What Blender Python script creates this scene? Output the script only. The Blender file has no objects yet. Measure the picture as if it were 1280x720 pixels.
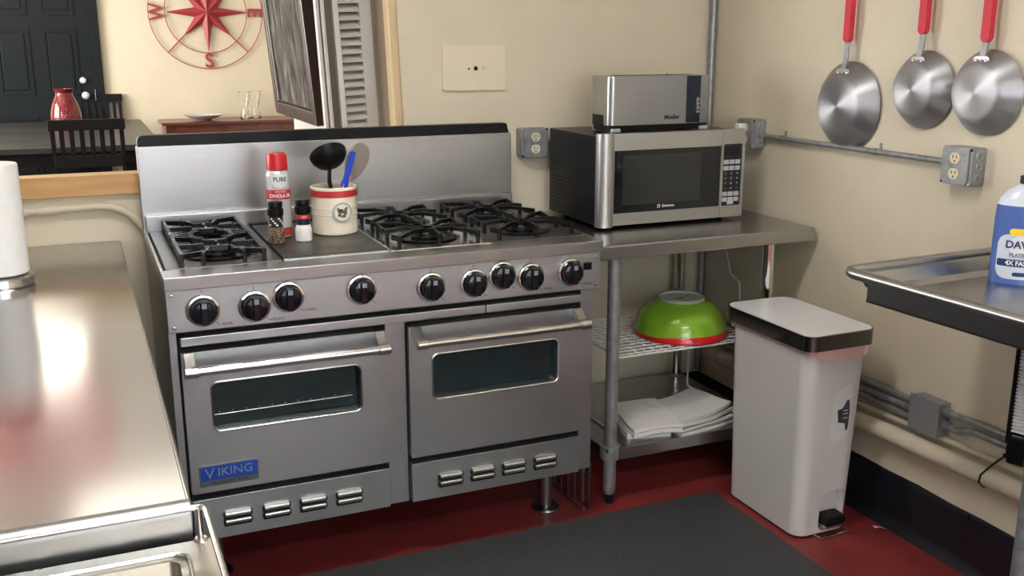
import bpy, bmesh, math, random
from mathutils import Matrix, Vector
random.seed(7)
PI = math.pi
S = bpy.context.scene
COL = S.collection

# ------------------------------------------------------------------ camera
cam_d = bpy.data.cameras.new('camera')
cam = bpy.data.objects.new('camera', cam_d)
COL.objects.link(cam)
cam.location = (-0.1613, -2.5729, 1.4852)
cam.rotation_euler = (PI / 2 - 0.2436, 0.0, -0.4074)
cam_d.sensor_width = 36.0
cam_d.lens = 1253.7 / 1280 * 36.0
cam_d.clip_start = 0.02
S.camera = cam

# ------------------------------------------------------------------ view, world, large lights
S.view_settings.view_transform = 'Standard'
S.view_settings.look = 'None'
S.view_settings.gamma = 1.0
S.view_settings.use_curve_mapping = False
S.view_settings.exposure = 1.25

W = bpy.data.worlds.new('world')
S.world = W
W.use_nodes = True
W.node_tree.nodes['Background'].inputs[0].default_value = (0.80, 0.88, 1.0, 1)
W.node_tree.nodes['Background'].inputs[1].default_value = 1.0


def area(name, loc, rot, sx, sy, power, col):
    d = bpy.data.lights.new(name, 'AREA')
    d.shape = 'RECTANGLE'
    d.size, d.size_y, d.energy, d.color = sx, sy, power, col
    o = bpy.data.objects.new(name, d)
    COL.objects.link(o)
    o.location, o.rotation_euler = loc, rot
    return o


# daylight falling through the dining room window on the left
area('window_daylight', (-3.3, 2.15, 1.65), (0, -PI / 2, 0), 1.6, 2.1, 62, (1.0, 0.97, 0.92))
area('far_wall_fill', (-3.3, 5.75, 1.65), (0, -PI / 2, 0), 1.6, 2.3, 165, (1.0, 0.96, 0.90))  # extra unseen source, added to brighten the far dining wall
# daylight through the kitchen window behind the camera
area('kitchen_window_daylight', (.4, -4.75, 1.6), (PI / 2, 0, PI), 2.2, 1.3, 720, (0.88, 0.94, 1.0))
KITCHEN_LAMP = 13.0
DINING_LAMP = 3.5


# ------------------------------------------------------------------ materials
def mat(name, col, rough=0.5, metal=0.0, spec=0.5, **k):
    m = bpy.data.materials.new(name)
    m.use_nodes = True
    nt = m.node_tree
    b = nt.nodes['Principled BSDF']
    b.inputs['Base Color'].default_value = (*col, 1)
    b.inputs['Roughness'].default_value = rough
    b.inputs['Metallic'].default_value = metal
    b.inputs['Specular IOR Level'].default_value = spec
    if 'trans' in k:
        b.inputs['Transmission Weight'].default_value = k['trans']
    if 'ior' in k:
        b.inputs['IOR'].default_value = k['ior']
    if 'emit' in k:
        b.inputs['Emission Color'].default_value = (*k.get('ecol', col), 1)
        b.inputs['Emission Strength'].default_value = k['emit']
    if 'coat' in k:
        b.inputs['Coat Weight'].default_value = k['coat']
        b.inputs['Coat Roughness'].default_value = 0.08
    if 'sheen' in k:
        b.inputs['Sheen Weight'].default_value = k['sheen']
    if 'sub' in k:
        b.inputs['Subsurface Weight'].default_value = k['sub']
    noise = k.get('noise')
    if noise:
        # noise = (scale xyz, colour amount, roughness amount, bump)
        sc, ca, ra, bu = noise
        tc = nt.nodes.new('ShaderNodeTexCoord')
        mp = nt.nodes.new('ShaderNodeMapping')
        mp.inputs['Scale'].default_value = sc
        nz = nt.nodes.new('ShaderNodeTexNoise')
        nz.inputs['Scale'].default_value = 1.0
        nz.inputs['Detail'].default_value = k.get('detail', 5.0)
        nz.inputs['Roughness'].default_value = 0.6
        nt.links.new(tc.outputs['Object'], mp.inputs[0])
        nt.links.new(mp.outputs[0], nz.inputs['Vector'])
        if ca:
            c2 = k.get('col2', tuple(c * (1 - ca) for c in col))
            rp = nt.nodes.new('ShaderNodeValToRGB')
            rp.color_ramp.elements[0].position = k.get('lo', 0.35)
            rp.color_ramp.elements[1].position = k.get('hi', 0.65)
            rp.color_ramp.elements[0].color = (*c2, 1)
            rp.color_ramp.elements[1].color = (*col, 1)
            nt.links.new(nz.outputs['Fac'], rp.inputs[0])
            nt.links.new(rp.outputs[0], b.inputs['Base Color'])
        if ra:
            mr = nt.nodes.new('ShaderNodeMapRange')
            mr.inputs['From Min'].default_value = 0.3
            mr.inputs['From Max'].default_value = 0.7
            mr.inputs['To Min'].default_value = max(0.02, rough - ra)
            mr.inputs['To Max'].default_value = rough + ra
            nt.links.new(nz.outputs['Fac'], mr.inputs[0])
            nt.links.new(mr.outputs[0], b.inputs['Roughness'])
        if bu:
            bp = nt.nodes.new('ShaderNodeBump')
            bp.inputs['Strength'].default_value = bu
            bp.inputs['Distance'].default_value = k.get('bdist', 0.002)
            nt.links.new(nz.outputs['Fac'], bp.inputs['Height'])
            nt.links.new(bp.outputs[0], b.inputs['Normal'])
    return m


M = {}
M['wall'] = mat('cream_painted_wall', (0.64, 0.575, 0.44), 0.55, noise=((5, 5, 5), 0.05, 0, 0.25), bdist=0.003, col2=(0.61, 0.545, 0.415))
M['wall_white'] = mat('white_painted_wall', (0.74, 0.74, 0.73), 0.6)
M['wall_part'] = mat('off_white_partition', (0.42, 0.40, 0.37), 0.6)
M['ceiling'] = mat('ceiling_paint', (0.72, 0.70, 0.65), 0.8)
M['floor'] = mat('red_painted_floor', (0.225, 0.029, 0.028), 0.42, noise=((6, 6, 6), 0.35, 0.12, 0.15), col2=(0.16, 0.021, 0.021), bdist=0.002)
M['floor_dining'] = mat('dining_floor', (0.16, 0.10, 0.06), 0.4)
M['base'] = mat('dark_cove_base', (0.010, 0.012, 0.018), 0.35, noise=((14, 14, 14), 0.4, 0.1, 0.3))
M['steel'] = mat('brushed_steel', (0.43, 0.435, 0.44), 0.31, 1.0, noise=((3, 60, 60), 0.05, 0.03, 0.0), bdist=0.0004)
M['steel_front'] = mat('oven_front_steel', (0.50, 0.52, 0.54), 0.36, 1.0, noise=((2.5, 2.5, 3), 0.08, 0.05, 0.0), detail=4)
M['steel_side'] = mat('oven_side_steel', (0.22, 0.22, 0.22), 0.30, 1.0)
M['steel_bright'] = mat('bright_steel', (0.72, 0.72, 0.71), 0.20, 1.0)
M['steel_counter'] = mat('worn_counter_steel', (0.40, 0.395, 0.385), 0.17, 1.0, noise=((2.5, 4, 2.5), 0.05, 0.0, 0.0), bdist=0.0010, detail=1.5)
M['steel_tray'] = mat('tray_steel', (0.55, 0.52, 0.47), 0.28, 1.0, noise=((5, 5, 5), 0.12, 0.06, 0.0))
M['steel_table'] = mat('table_steel', (0.46, 0.46, 0.46), 0.27, 1.0, noise=((3, 3, 3), 0.04, 0.0, 0.0))
M['chrome'] = mat('chrome', (0.80, 0.80, 0.80), 0.09, 1.0)
M['galv'] = mat('galvanised_steel', (0.36, 0.37, 0.38), 0.40, 0.6, noise=((40, 40, 40), 0.30, 0.10, 0.0))
M['galv_paint'] = mat('grey_cover', (0.30, 0.31, 0.33), 0.45, 0.6)
M['alu'] = mat('polished_aluminium', (0.50, 0.50, 0.51), 0.30, 1.0)
M['spun'] = mat('spun_aluminium', (0.40, 0.40, 0.42), 0.46, 1.0)
b_ = M['spun'].node_tree.nodes['Principled BSDF']
b_.inputs['Anisotropic'].default_value = 0.85
b_.inputs['Anisotropic Rotation'].default_value = 0.25
tg = M['spun'].node_tree.nodes.new('ShaderNodeTangent')
tg.direction_type = 'RADIAL'
tg.axis = 'Z'
M['spun'].node_tree.links.new(tg.outputs[0], b_.inputs['Tangent'])
M['iron'] = mat('cast_iron', (0.006, 0.006, 0.007), 0.32, spec=0.28, noise=((60, 60, 60), 0.3, 0.1, 0.2), bdist=0.0006)
M['enamel'] = mat('black_enamel', (0.018, 0.018, 0.019), 0.22)
M['tray_grey'] = mat('grey_burner_tray', (0.12, 0.12, 0.123), 0.30, 0.8)
M['griddle'] = mat('griddle_plate', (0.035, 0.031, 0.028), 0.38, noise=((9, 9, 9), 0.35, 0.1, 0.0))
M['black'] = mat('black_plastic', (0.006, 0.006, 0.007), 0.34, spec=0.18)
M['black_matt'] = mat('matt_black', (0.008, 0.008, 0.009), 0.6)
M['gap'] = mat('dark_gap', (0.004, 0.004, 0.004), 0.8)
M['knob'] = mat('knob_black', (0.005, 0.006, 0.010), 0.16, spec=0.35, coat=0.15)
M['oven_glass'] = mat('dark_oven_glass', (0.010, 0.019, 0.022), 0.08, spec=0.6)
M['mw_side'] = mat('microwave_cabinet_black', (0.006, 0.007, 0.010), 0.28, spec=0.22)
M['mw_glass'] = mat('microwave_glass', (0.006, 0.008, 0.012), 0.05, spec=0.6)
M['mw_mesh'] = mat('microwave_window', (0.028, 0.030, 0.028), 0.12)
M['navy'] = mat('navy_panel', (0.006, 0.010, 0.022), 0.12)
M['white_pl'] = mat('white_plastic', (0.72, 0.70, 0.68), 0.35)
M['can_white'] = mat('white_bin_plastic', (0.60, 0.575, 0.55), 0.36)
M['lid_white'] = mat('white_lid', (0.72, 0.72, 0.74), 0.3)
M['pink'] = mat('pink_bag', (0.78, 0.47, 0.45), 0.4, sub=0.1)
M['sticker_ink'] = mat('sticker_print', (0.035, 0.038, 0.05), 0.4)
M['sticker'] = mat('sticker_paper', (0.66, 0.65, 0.65), 0.45)
M['btn'] = mat('silver_button', (0.42, 0.44, 0.48), 0.4)
M['btn_dark'] = mat('dark_button', (0.012, 0.013, 0.018), 0.35)
M['ink_white'] = mat('white_print', (0.75, 0.75, 0.75), 0.5)
M['ink_black'] = mat('black_print', (0.012, 0.012, 0.012), 0.5)
M['ink_grey'] = mat('grey_print', (0.20, 0.22, 0.26), 0.4)
M['blue_badge'] = mat('blue_badge', (0.006, 0.055, 0.33), 0.3)
M['pewter'] = mat('pewter_badge', (0.16, 0.17, 0.19), 0.4, 0.8)
M['badge_letter'] = mat('badge_letter', (0.24, 0.30, 0.42), 0.4, 0.5)
M['red'] = mat('red_plastic', (0.52, 0.012, 0.016), 0.28)
M['red_label'] = mat('red_label', (0.50, 0.035, 0.04), 0.35)
M['red_rubber'] = mat('red_rubber', (0.56, 0.022, 0.045), 0.5)
M['red_metal'] = mat('red_painted_metal', (0.33, 0.038, 0.045), 0.4)
M['red_glaze'] = mat('red_glaze', (0.125, 0.007, 0.012), 0.12, coat=0.3)
M['green_bowl'] = mat('green_melamine', (0.22, 0.42, 0.025), 0.16, coat=0.3)
M['red_bowl'] = mat('red_melamine', (0.55, 0.012, 0.02), 0.2)
M['bowl_foot'] = mat('bowl_foot', (0.42, 0.45, 0.36), 0.35)
M['can_body'] = mat('silver_white_can', (0.62, 0.63, 0.65), 0.25, 0.3)
M['green_ink'] = mat('green_print', (0.01, 0.18, 0.11), 0.4)
M['cream_ceramic'] = mat('cream_ceramic', (0.80, 0.75, 0.60), 0.16, coat=0.3)
M['cream_pl'] = mat('cream_plastic', (0.72, 0.63, 0.44), 0.35)
M['ivory'] = mat('ivory_receptacle', (0.68, 0.60, 0.42), 0.35)
M['plate'] = mat('painted_cover_plate', (0.70, 0.62, 0.47), 0.4)
M['blue_pl'] = mat('blue_plastic', (0.01, 0.055, 0.50), 0.2)
M['grey_sil'] = mat('grey_silicone', (0.21, 0.19, 0.16), 0.5)
M['wood_handle'] = mat('wood_handle', (0.58, 0.34, 0.17), 0.5)
M['salt'] = mat('salt_grains', (0.85, 0.84, 0.81), 0.6, noise=((300, 300, 300), 0.1, 0, 0.3))
M['pepper'] = mat('pepper_corns', (0.30, 0.20, 0.11), 0.4, noise=((230, 230, 230), 1.0, 0, 0.5), col2=(0.02, 0.013, 0.01), lo=0.47, hi=0.55)
M['glass'] = mat('clear_glass', (1, 1, 1), 0.02, trans=1.0, ior=1.45)
M['oak'] = mat('oak_sill', (0.58, 0.34, 0.13), 0.42, noise=((3, 40, 40), 0.3, 0.05, 0.0), col2=(0.46, 0.25, 0.085))
M['mat'] = mat('rubber_mat', (0.040, 0.041, 0.043), 0.55)
M['towel'] = mat('white_terry', (0.74, 0.72, 0.68), 0.9, sheen=0.3, noise=((260, 260, 260), 0.12, 0, 0.8), bdist=0.003)
M['towel_flat'] = mat('white_cotton', (0.66, 0.65, 0.62), 0.85, noise=((160, 160, 160), 0.08, 0, 0.4))
M['paper'] = mat('white_paper', (0.80, 0.80, 0.79), 0.8, noise=((60, 60, 40), 0.03, 0, 0.2))
M['wire_white'] = mat('white_coated_wire', (0.74, 0.74, 0.72), 0.3)
M['pipe_cream'] = mat('cream_painted_pipe', (0.62, 0.55, 0.43), 0.35)
M['pipe_wall'] = mat('wall_painted_pipe', (0.56, 0.50, 0.37), 0.45)
M['soap_blue'] = mat('blue_soap_bottle', (0.08, 0.14, 0.40), 0.12, coat=0.3)
M['soap_label'] = mat('soap_label', (0.55, 0.60, 0.68), 0.35)
M['soap_navy'] = mat('soap_navy', (0.008, 0.03, 0.13), 0.35)
M['soap_top'] = mat('soap_clear_top', (0.62, 0.68, 0.78), 0.15)
M['yellow'] = mat('yellow_label', (0.80, 0.55, 0.03), 0.35)
M['door_black'] = mat('black_door_paint', (0.007, 0.010, 0.012), 0.42, spec=0.2)
M['dark_wood'] = mat('black_stained_wood', (0.007, 0.007, 0.009), 0.55, spec=0.15)
M['lid_metal'] = mat('dark_polished_rim', (0.16, 0.15, 0.14), 0.16, 1.0)
M['end_steel'] = mat('flat_steel', (0.55, 0.55, 0.54), 0.40, 1.0)
M['table_wood'] = mat('dark_table_top', (0.030, 0.030, 0.031), 0.38, noise=((2, 14, 10), 0.5, 0.05, 0.0))
M['mahogany'] = mat('mahogany', (0.17, 0.042, 0.022), 0.25, noise=((3, 30, 30), 0.4, 0.05, 0.0))
M['frame_wood'] = mat('dark_frame_wood', (0.028, 0.013, 0.010), 0.3)
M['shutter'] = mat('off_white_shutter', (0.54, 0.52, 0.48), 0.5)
M['shutter_gap'] = mat('shutter_shadow_board', (0.10, 0.085, 0.07), 0.7)  # dark tone stands in for shade between the shutter boards
M['bronze'] = mat('brown_jamb_strip', (0.20, 0.15, 0.10), 0.5)
M['jamb'] = mat('pale_yellow_jamb', (0.56, 0.43, 0.25), 0.45)
M['lampw'] = mat('kitchen_diffuser', (0.9, 0.9, 0.88), 0.5, emit=KITCHEN_LAMP, ecol=(1.0, 0.97, 0.92))
M['lampd'] = mat('dining_diffuser', (0.9, 0.9, 0.88), 0.5, emit=DINING_LAMP, ecol=(1.0, 0.93, 0.82))
# abstract canvas
M['canvas'] = mat('abstract_canvas', (0.17, 0.175, 0.155), 0.9, spec=0.1, noise=((22, 22, 7), 1.0, 0, 0.3), col2=(0.03, 0.026, 0.028), lo=0.36, hi=0.64, detail=9.0)
nt = M['canvas'].node_tree
rp = [n for n in nt.nodes if n.type == 'VALTORGB'][0]
e = rp.color_ramp.elements.new(0.48)
e.color = (0.085, 0.068, 0.062, 1)
e = rp.color_ramp.elements.new(0.55)
e.color = (0.075, 0.085, 0.075, 1)
# rubber mat pebble bump
nt = M['mat'].node_tree
vo = nt.nodes.new('ShaderNodeTexVoronoi')
vo.inputs['Scale'].default_value = 110
tc = nt.nodes.new('ShaderNodeTexCoord')
bp = nt.nodes.new('ShaderNodeBump')
bp.inputs['Strength'].default_value = 0.6
bp.inputs['Distance'].default_value = 0.003
nt.links.new(tc.outputs['Object'], vo.inputs['Vector'])
nt.links.new(vo.outputs['Distance'], bp.inputs['Height'])
nt.links.new(bp.outputs[0], nt.nodes['Principled BSDF'].inputs['Normal'])

# ------------------------------------------------------------------ mesh helpers
XZ = Matrix(((1, 0, 0, 0), (0, 0, 1, 0), (0, 1, 0, 0), (0, 0, 0, 1)))    # (u,v,w) -> x=u z=v y=w
YZ = Matrix(((0, 0, 1, 0), (1, 0, 0, 0), (0, 1, 0, 0), (0, 0, 0, 1)))    # (u,v,w) -> y=u z=v x=w


def T(x, y, z):
    return Matrix.Translation((x, y, z))


def RZ(a):
    return Matrix.Rotation(a, 4, 'Z')


def RX(a):
    return Matrix.Rotation(a, 4, 'X')


def RY(a):
    return Matrix.Rotation(a, 4, 'Y')


def rrect(x0, x1, y0, y1, r, n=5):
    r = max(1e-5, min(r, (x1 - x0) / 2, (y1 - y0) / 2))
    out = []
    for cx, cy, a in ((x1 - r, y1 - r, 0), (x0 + r, y1 - r, 90), (x0 + r, y0 + r, 180), (x1 - r, y0 + r, 270)):
        for i in range(n + 1):
            t = math.radians(a + 90 * i / n)
            out.append((cx + r * math.cos(t), cy + r * math.sin(t)))
    return out


def ngon(cx, cy, r, n=8, a0=0.0, sy=1.0):
    return [(cx + r * math.cos(a0 + 2 * PI * i / n), cy + sy * r * math.sin(a0 + 2 * PI * i / n)) for i in range(n)]


class MB:
    def __init__(self):
        self.bm = bmesh.new()

    def _add(self, verts, faces, m=None, mi=0):
        vs = [self.bm.verts.new((m @ Vector(v)) if m else Vector(v)) for v in verts]
        fs = []
        for f in faces:
            try:
                fc = self.bm.faces.new([vs[i] for i in f])
                fc.material_index = mi
                fs.append(fc)
            except ValueError:
                pass
        return vs, fs

    def box(self, x0, x1, y0, y1, z0, z1, bev=0.0, m=None, mi=0, seg=2):
        v = [(x, y, z) for x in (x0, x1) for y in (y0, y1) for z in (z0, z1)]
        f = [(0, 1, 3, 2), (4, 6, 7, 5), (0, 4, 5, 1), (2, 3, 7, 6), (0, 2, 6, 4), (1, 5, 7, 3)]
        vs, fs = self._add(v, f, m, mi)
        if bev > 0:
            es = list({e for fc in fs for e in fc.edges})
            r = bmesh.ops.bevel(self.bm, geom=es, offset=bev, segments=seg, profile=0.5, affect='EDGES')
            for fc in r['faces']:
                fc.material_index = mi
        return self

    def prism(self, pts, w0, w1, m=None, mi=0, bev=0.0):
        n = len(pts)
        v = [(p[0], p[1], w0) for p in pts] + [(p[0], p[1], w1) for p in pts]
        f = [tuple(range(n))[::-1], tuple(range(n, 2 * n))] + [(i, (i + 1) % n, n + (i + 1) % n, n + i) for i in range(n)]
        vs, fs = self._add(v, f, m, mi)
        if bev > 0:
            es = list({e for fc in fs[:2] for e in fc.edges})
            r = bmesh.ops.bevel(self.bm, geom=es, offset=bev, segments=2, profile=0.5, affect='EDGES')
            for fc in r['faces']:
                fc.material_index = mi
        return self

    def ring(self, outer, inner, w0, w1, m=None, mi=0):
        n = len(outer)
        v = [(p[0], p[1], w) for w in (w0, w1) for p in outer] + [(p[0], p[1], w) for w in (w0, w1) for p in inner]
        f = []
        for i in range(n):
            j = (i + 1) % n
            f += [(i, j, n + j, n + i), (2 * n + i, 3 * n + i, 3 * n + j, 2 * n + j), (n + i, n + j, 3 * n + j, 3 * n + i), (i, 2 * n + i, 2 * n + j, j)]
        self._add(v, f, m, mi)
        return self

    def tube(self, pts, r, seg=10, closed=False, m=None, mi=0, cap=True, sx=1.0):
        P = [Vector(p) for p in pts]
        n = len(P)
        rs = r if isinstance(r, (list, tuple)) else [r] * n
        verts = []
        up = None
        for i in range(n):
            if closed:
                t = (P[(i + 1) % n] - P[i - 1])
            else:
                t = P[min(i + 1, n - 1)] - P[max(i - 1, 0)]
            t.normalize()
            if up is None:
                a = Vector((0, 0, 1)) if abs(t.z) < 0.9 else Vector((1, 0, 0))
                up = (a - t * a.dot(t)).normalized()
            else:
                up = (up - t * up.dot(t)).normalized()
            sd = t.cross(up)
            for k in range(seg):
                an = 2 * PI * k / seg
                verts.append(P[i] + (sd * math.cos(an) * sx + up * math.sin(an)) * rs[i])
        f = []
        for i in range(n if closed else n - 1):
            a, b = i * seg, ((i + 1) % n) * seg
            for k in range(seg):
                l = (k + 1) % seg
                f.append((a + k, a + l, b + l, b + k))
        if cap and not closed:
            f.append(tuple(range(seg))[::-1])
            f.append(tuple(range((n - 1) * seg, n * seg)))
        self._add(verts, f, m, mi)
        return self

    def lathe(self, prof, seg=32, m=None, mi=0, sy=1.0):
        verts, rows = [], []
        for r, z in prof:
            if r < 1e-6:
                rows.append([len(verts)])
                verts.append((0, 0, z))
            else:
                rows.append(list(range(len(verts), len(verts) + seg)))
                verts += [(r * math.cos(2 * PI * k / seg), sy * r * math.sin(2 * PI * k / seg), z) for k in range(seg)]
        f = []
        for a, b in zip(rows, rows[1:]):
            if len(a) == 1 and len(b) == 1:
                continue
            for k in range(seg):
                l = (k + 1) % seg
                if len(a) == 1:
                    f.append((a[0], b[l], b[k]))
                elif len(b) == 1:
                    f.append((a[k], a[l], b[0]))
                else:
                    f.append((a[k], a[l], b[l], b[k]))
        self._add(verts, f, m, mi)
        return self

    def cyl(self, p0, p1, r, seg=20, bev=0.0, mi=0, r1=None):
        p0, p1 = Vector(p0), Vector(p1)
        d = p1 - p0
        L = d.length
        q = d.to_track_quat('Z', 'Y').to_matrix().to_4x4()
        r1 = r if r1 is None else r1
        pr = [(0, 0), (r - bev, 0), (r, bev), (r1, L - bev), (r1 - bev, L), (0, L)] if bev else [(0, 0), (r, 0), (r1, L), (0, L)]
        return self.lathe(pr, seg, Matrix.Translation(p0) @ q, mi)

    def grid(self, nx, ny, fn, mi=0, m=None, thick=0.0):
        v = [fn(i / nx, j / ny) for j in range(ny + 1) for i in range(nx + 1)]
        f = [(j * (nx + 1) + i, j * (nx + 1) + i + 1, (j + 1) * (nx + 1) + i + 1, (j + 1) * (nx + 1) + i) for j in range(ny) for i in range(nx)]
        vs, fs = self._add(v, f, m, mi)
        if thick:
            bmesh.ops.recalc_face_normals(self.bm, faces=fs)
            bmesh.ops.solidify(self.bm, geom=fs, thickness=thick)
        return self

    def build(self, name, mats, parent=None, ang=35, loc=None, rotz=0.0):
        bmesh.ops.recalc_face_normals(self.bm, faces=self.bm.faces[:])
        me = bpy.data.meshes.new(name)
        self.bm.to_mesh(me)
        self.bm.free()
        for mm in (mats if isinstance(mats, (list, tuple)) else [mats]):
            me.materials.append(M[mm])
        me.polygons.foreach_set('use_smooth', [True] * len(me.polygons))
        me.set_sharp_from_angle(angle=math.radians(ang))
        o = bpy.data.objects.new(name, me)
        COL.objects.link(o)
        if len(me.polygons) > 6:
            wn_ = o.modifiers.new('weighted', 'WEIGHTED_NORMAL')
            wn_.weight = 100
            wn_.keep_sharp = True
        if parent is not None:
            o.parent = parent
        if loc:
            o.location = loc
        o.rotation_euler = (0, 0, rotz)
        return o


def thing(name, label, cat, loc=(0, 0, 0), rotz=0.0, group=None):
    o = bpy.data.objects.new(name, None)
    o.empty_display_size = 0.05
    COL.objects.link(o)
    o.location = loc
    o.rotation_euler = (0, 0, rotz)
    o['label'] = label
    o['category'] = cat
    if group:
        o['group'] = group
    return o


def tag(o, label, cat, group=None):
    o['label'] = label
    o['category'] = cat
    if group:
        o['group'] = group
    return o


def struct(o):
    o['kind'] = 'structure'
    return o


def dup(root, loc=None, rotz=None, label=None, group=None, cat=None):
    r = root.copy()
    COL.objects.link(r)
    if loc:
        r.location = loc
    if rotz is not None:
        r.rotation_euler = (0, 0, rotz)
    if label:
        r['label'] = label
    if group:
        r['group'] = group
    for ch in list(root.children):
        c = ch.copy()
        COL.objects.link(c)
        c.parent = r
        for g in list(ch.children):
            d = g.copy()
            COL.objects.link(d)
            d.parent = c
    return r


def text(name, s, size, m, parent, mtx, ext=0.0006, wrap=None, align='CENTER', sx=1.0, bold=0.0, shear=0.0):
    """lettering as a thin mesh; mtx maps its (u,v,w) plane; wrap = cylinder radius"""
    cu = bpy.data.curves.new(name, 'FONT')
    cu.body = s
    cu.size = size
    cu.align_x = align
    cu.align_y = 'CENTER'
    cu.extrude = ext
    cu.offset = bold
    cu.shear = shear
    cu.resolution_u = 3
    tmp = bpy.data.objects.new(name, cu)
    COL.objects.link(tmp)
    dg = bpy.context.evaluated_depsgraph_get()
    me = bpy.data.meshes.new_from_object(tmp.evaluated_get(dg))
    bpy.data.objects.remove(tmp)
    for v in me.vertices:
        x, y, z = v.co
        x *= sx
        if wrap:
            a = x / wrap
            v.co = Vector((wrap * math.sin(a) + z * math.sin(a), y, -(wrap * math.cos(a) + z * math.cos(a)) + wrap))
            # outwards is -w
        else:
            v.co = Vector((x, y, -z))
    me.transform(mtx)
    me.materials.clear()
    me.materials.append(M[m])
    o = bpy.data.objects.new(name, me)
    COL.objects.link(o)
    if parent is not None:
        o.parent = parent
    return o


# ================================================================== the setting
XR, YB = 2.08, 0.70           # right wall face, back wall face
XJ = 0.832                    # right side of the pass-through opening
CEIL = 2.75

struct(MB().box(-3.3, XR + .15, -4.9, YB + .15, -.05, 0).build('floor', 'floor'))
struct(MB().box(-3.3, 3.3, YB + .15, 8.05, -.05, 0).build('floor', 'floor_dining'))
struct(MB().box(-3.3, 3.3, -4.9, 8.05, CEIL, CEIL + .05).build('ceiling', 'ceiling'))
struct(MB().box(XR, XR + .15, -4.9, YB + .15, 0, CEIL).build('wall_right', 'wall'))
w = MB()
w.prism([(XJ + .006, 0), (XR, 0), (XR, CEIL), (XJ - .052, CEIL), (XJ - .037, 2.15), (XJ + .006, 1.025)], YB, YB + .15, XZ)
w.box(-3.3, XJ, YB, YB + .15, 0, 1.025)
w.box(-3.3, XJ, YB, YB + .15, 2.15, CEIL)
w.box(-3.3, -1.6, YB, YB + .15, 1.025, 2.15)
struct(w.build('wall_back', 'wall'))
struct(MB().box(-3.3, 3.3, 7.9, 8.05, 0, CEIL).build('wall_dining_back', 'wall'))
w = MB()
w.box(-3.15, -3.0, YB + .15, 1.1, 0, CEIL).box(-3.15, -3.0, 3.2, 4.6, 0, CEIL).box(-3.15, -3.0, 6.9, 7.9, 0, CEIL)
w.box(-3.15, -3.0, 4.6, 6.9, 0, .8).box(-3.15, -3.0, 4.6, 6.9, 2.5, CEIL)
w.box(-3.15, -3.0, 1.1, 3.2, 0, .8).box(-3.15, -3.0, 1.1, 3.2, 2.5, CEIL)
struct(w.build('wall_dining_left', 'wall'))
struct(MB().box(3.15, 3.3, YB + .15, 7.9, 0, CEIL).build('wall_dining_right', 'wall'))
struct(MB().box(-3.3, -3.15, -4.9, YB, 0, CEIL).build('wall_left', 'wall_white'))
w = MB()
w.box(-3.15, -.75, -4.9, -4.75, 0, CEIL).box(1.55, XR, -4.9, -4.75, 0, CEIL)
w.box(-.75, 1.55, -4.9, -4.75, 0, .9).box(-.75, 1.55, -4.9, -4.75, 2.3, CEIL)
struct(w.build('wall_front', 'wall_white'))
# partition on which the painting hangs
struct(MB().box(.80, .95, 1.08, 2.28, 0, CEIL).build('wall_partition', 'wall_part'))

# sill and jamb of the opening
struct(MB().box(-1.6, XJ, YB - .02, YB + .055, 1.025, 1.088, .004).build('trim_1', 'oak'))
j = MB()
LEAN = Matrix(((1, 0, -.038, .038 * 1.09 + .004), (0, 1, 0, 0), (0, 0, 1, 0), (0, 0, 0, 1)))
j.box(XJ - .012, XJ + .022, YB - .012, YB + .05, 1.09, 2.15, .010, seg=3, m=LEAN)
struct(j.build('trim_2', 'jamb'))
struct(MB().box(XJ - .008, XJ, YB + .05, YB + .16, 1.09, 2.15, .002, m=LEAN).build('trim_3', 'bronze'))

# dark cove base along the right wall and behind the table
prof = [(0, 0), (-.035, 0), (-.030, .006), (-.018, .018), (-.012, .034), (-.011, .155), (-.006, .168), (0, .17)]
c = MB()
nseg = 46
rows = []
for i in range(nseg + 1):
    y = -4.75 + (YB + 4.75) * i / nseg
    rows.append([(XR + px, y, pz + (random.uniform(-.004, .004) if pz > .15 else 0)) for px, pz in prof])
for a, b in zip(rows, rows[1:]):
    n = len(prof)
    c._add(a + b, [(k, k + 1, n + k + 1, n + k) for k in range(n - 1)])
bmesh.ops.remove_doubles(c.bm, verts=c.bm.verts[:], dist=1e-5)
struct(c.build('baseboard_right', 'base'))
c = MB()
c.prism([(p[0], p[1]) for p in prof], 0, XR + 3.15, m=T(-3.15, YB, 0) @ Matrix(((0, 0, 1, 0), (1, 0, 0, 0), (0, 1, 0, 0), (0, 0, 0, 1))))
struct(c.build('baseboard_back', 'base'))

# dining room window (lets the daylight in)
wn = MB()
for y in (1.1, 1.78, 2.47, 3.16):
    wn.box(-3.12, -3.03, y, y + .04, .8, 2.5, .004)
for z in (.8, 1.64, 2.46):
    wn.box(-3.115, -3.035, 1.1, 3.2, z, z + .04, .004)
struct(wn.build('window_1', 'shutter'))
wn = MB()  # frame of the second opening, added to let in the fill light
for y in (4.6, 5.73, 6.86):
    wn.box(-3.12, -3.03, y, y + .04, .8, 2.5, .004)
for z in (.8, 1.64, 2.46):
    wn.box(-3.115, -3.035, 4.6, 6.9, z, z + .04, .004)
struct(wn.build('added_fill_window', 'shutter'))
wn = MB()
for x in (-.75, .38, 1.51):
    wn.box(x, x + .04, -4.86, -4.78, .9, 2.3, .004)
for z in (.9, 2.26):
    wn.box(-.75, 1.55, -4.855, -4.785, z, z + .04, .004)
struct(wn.build('window_2', 'shutter'))

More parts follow.
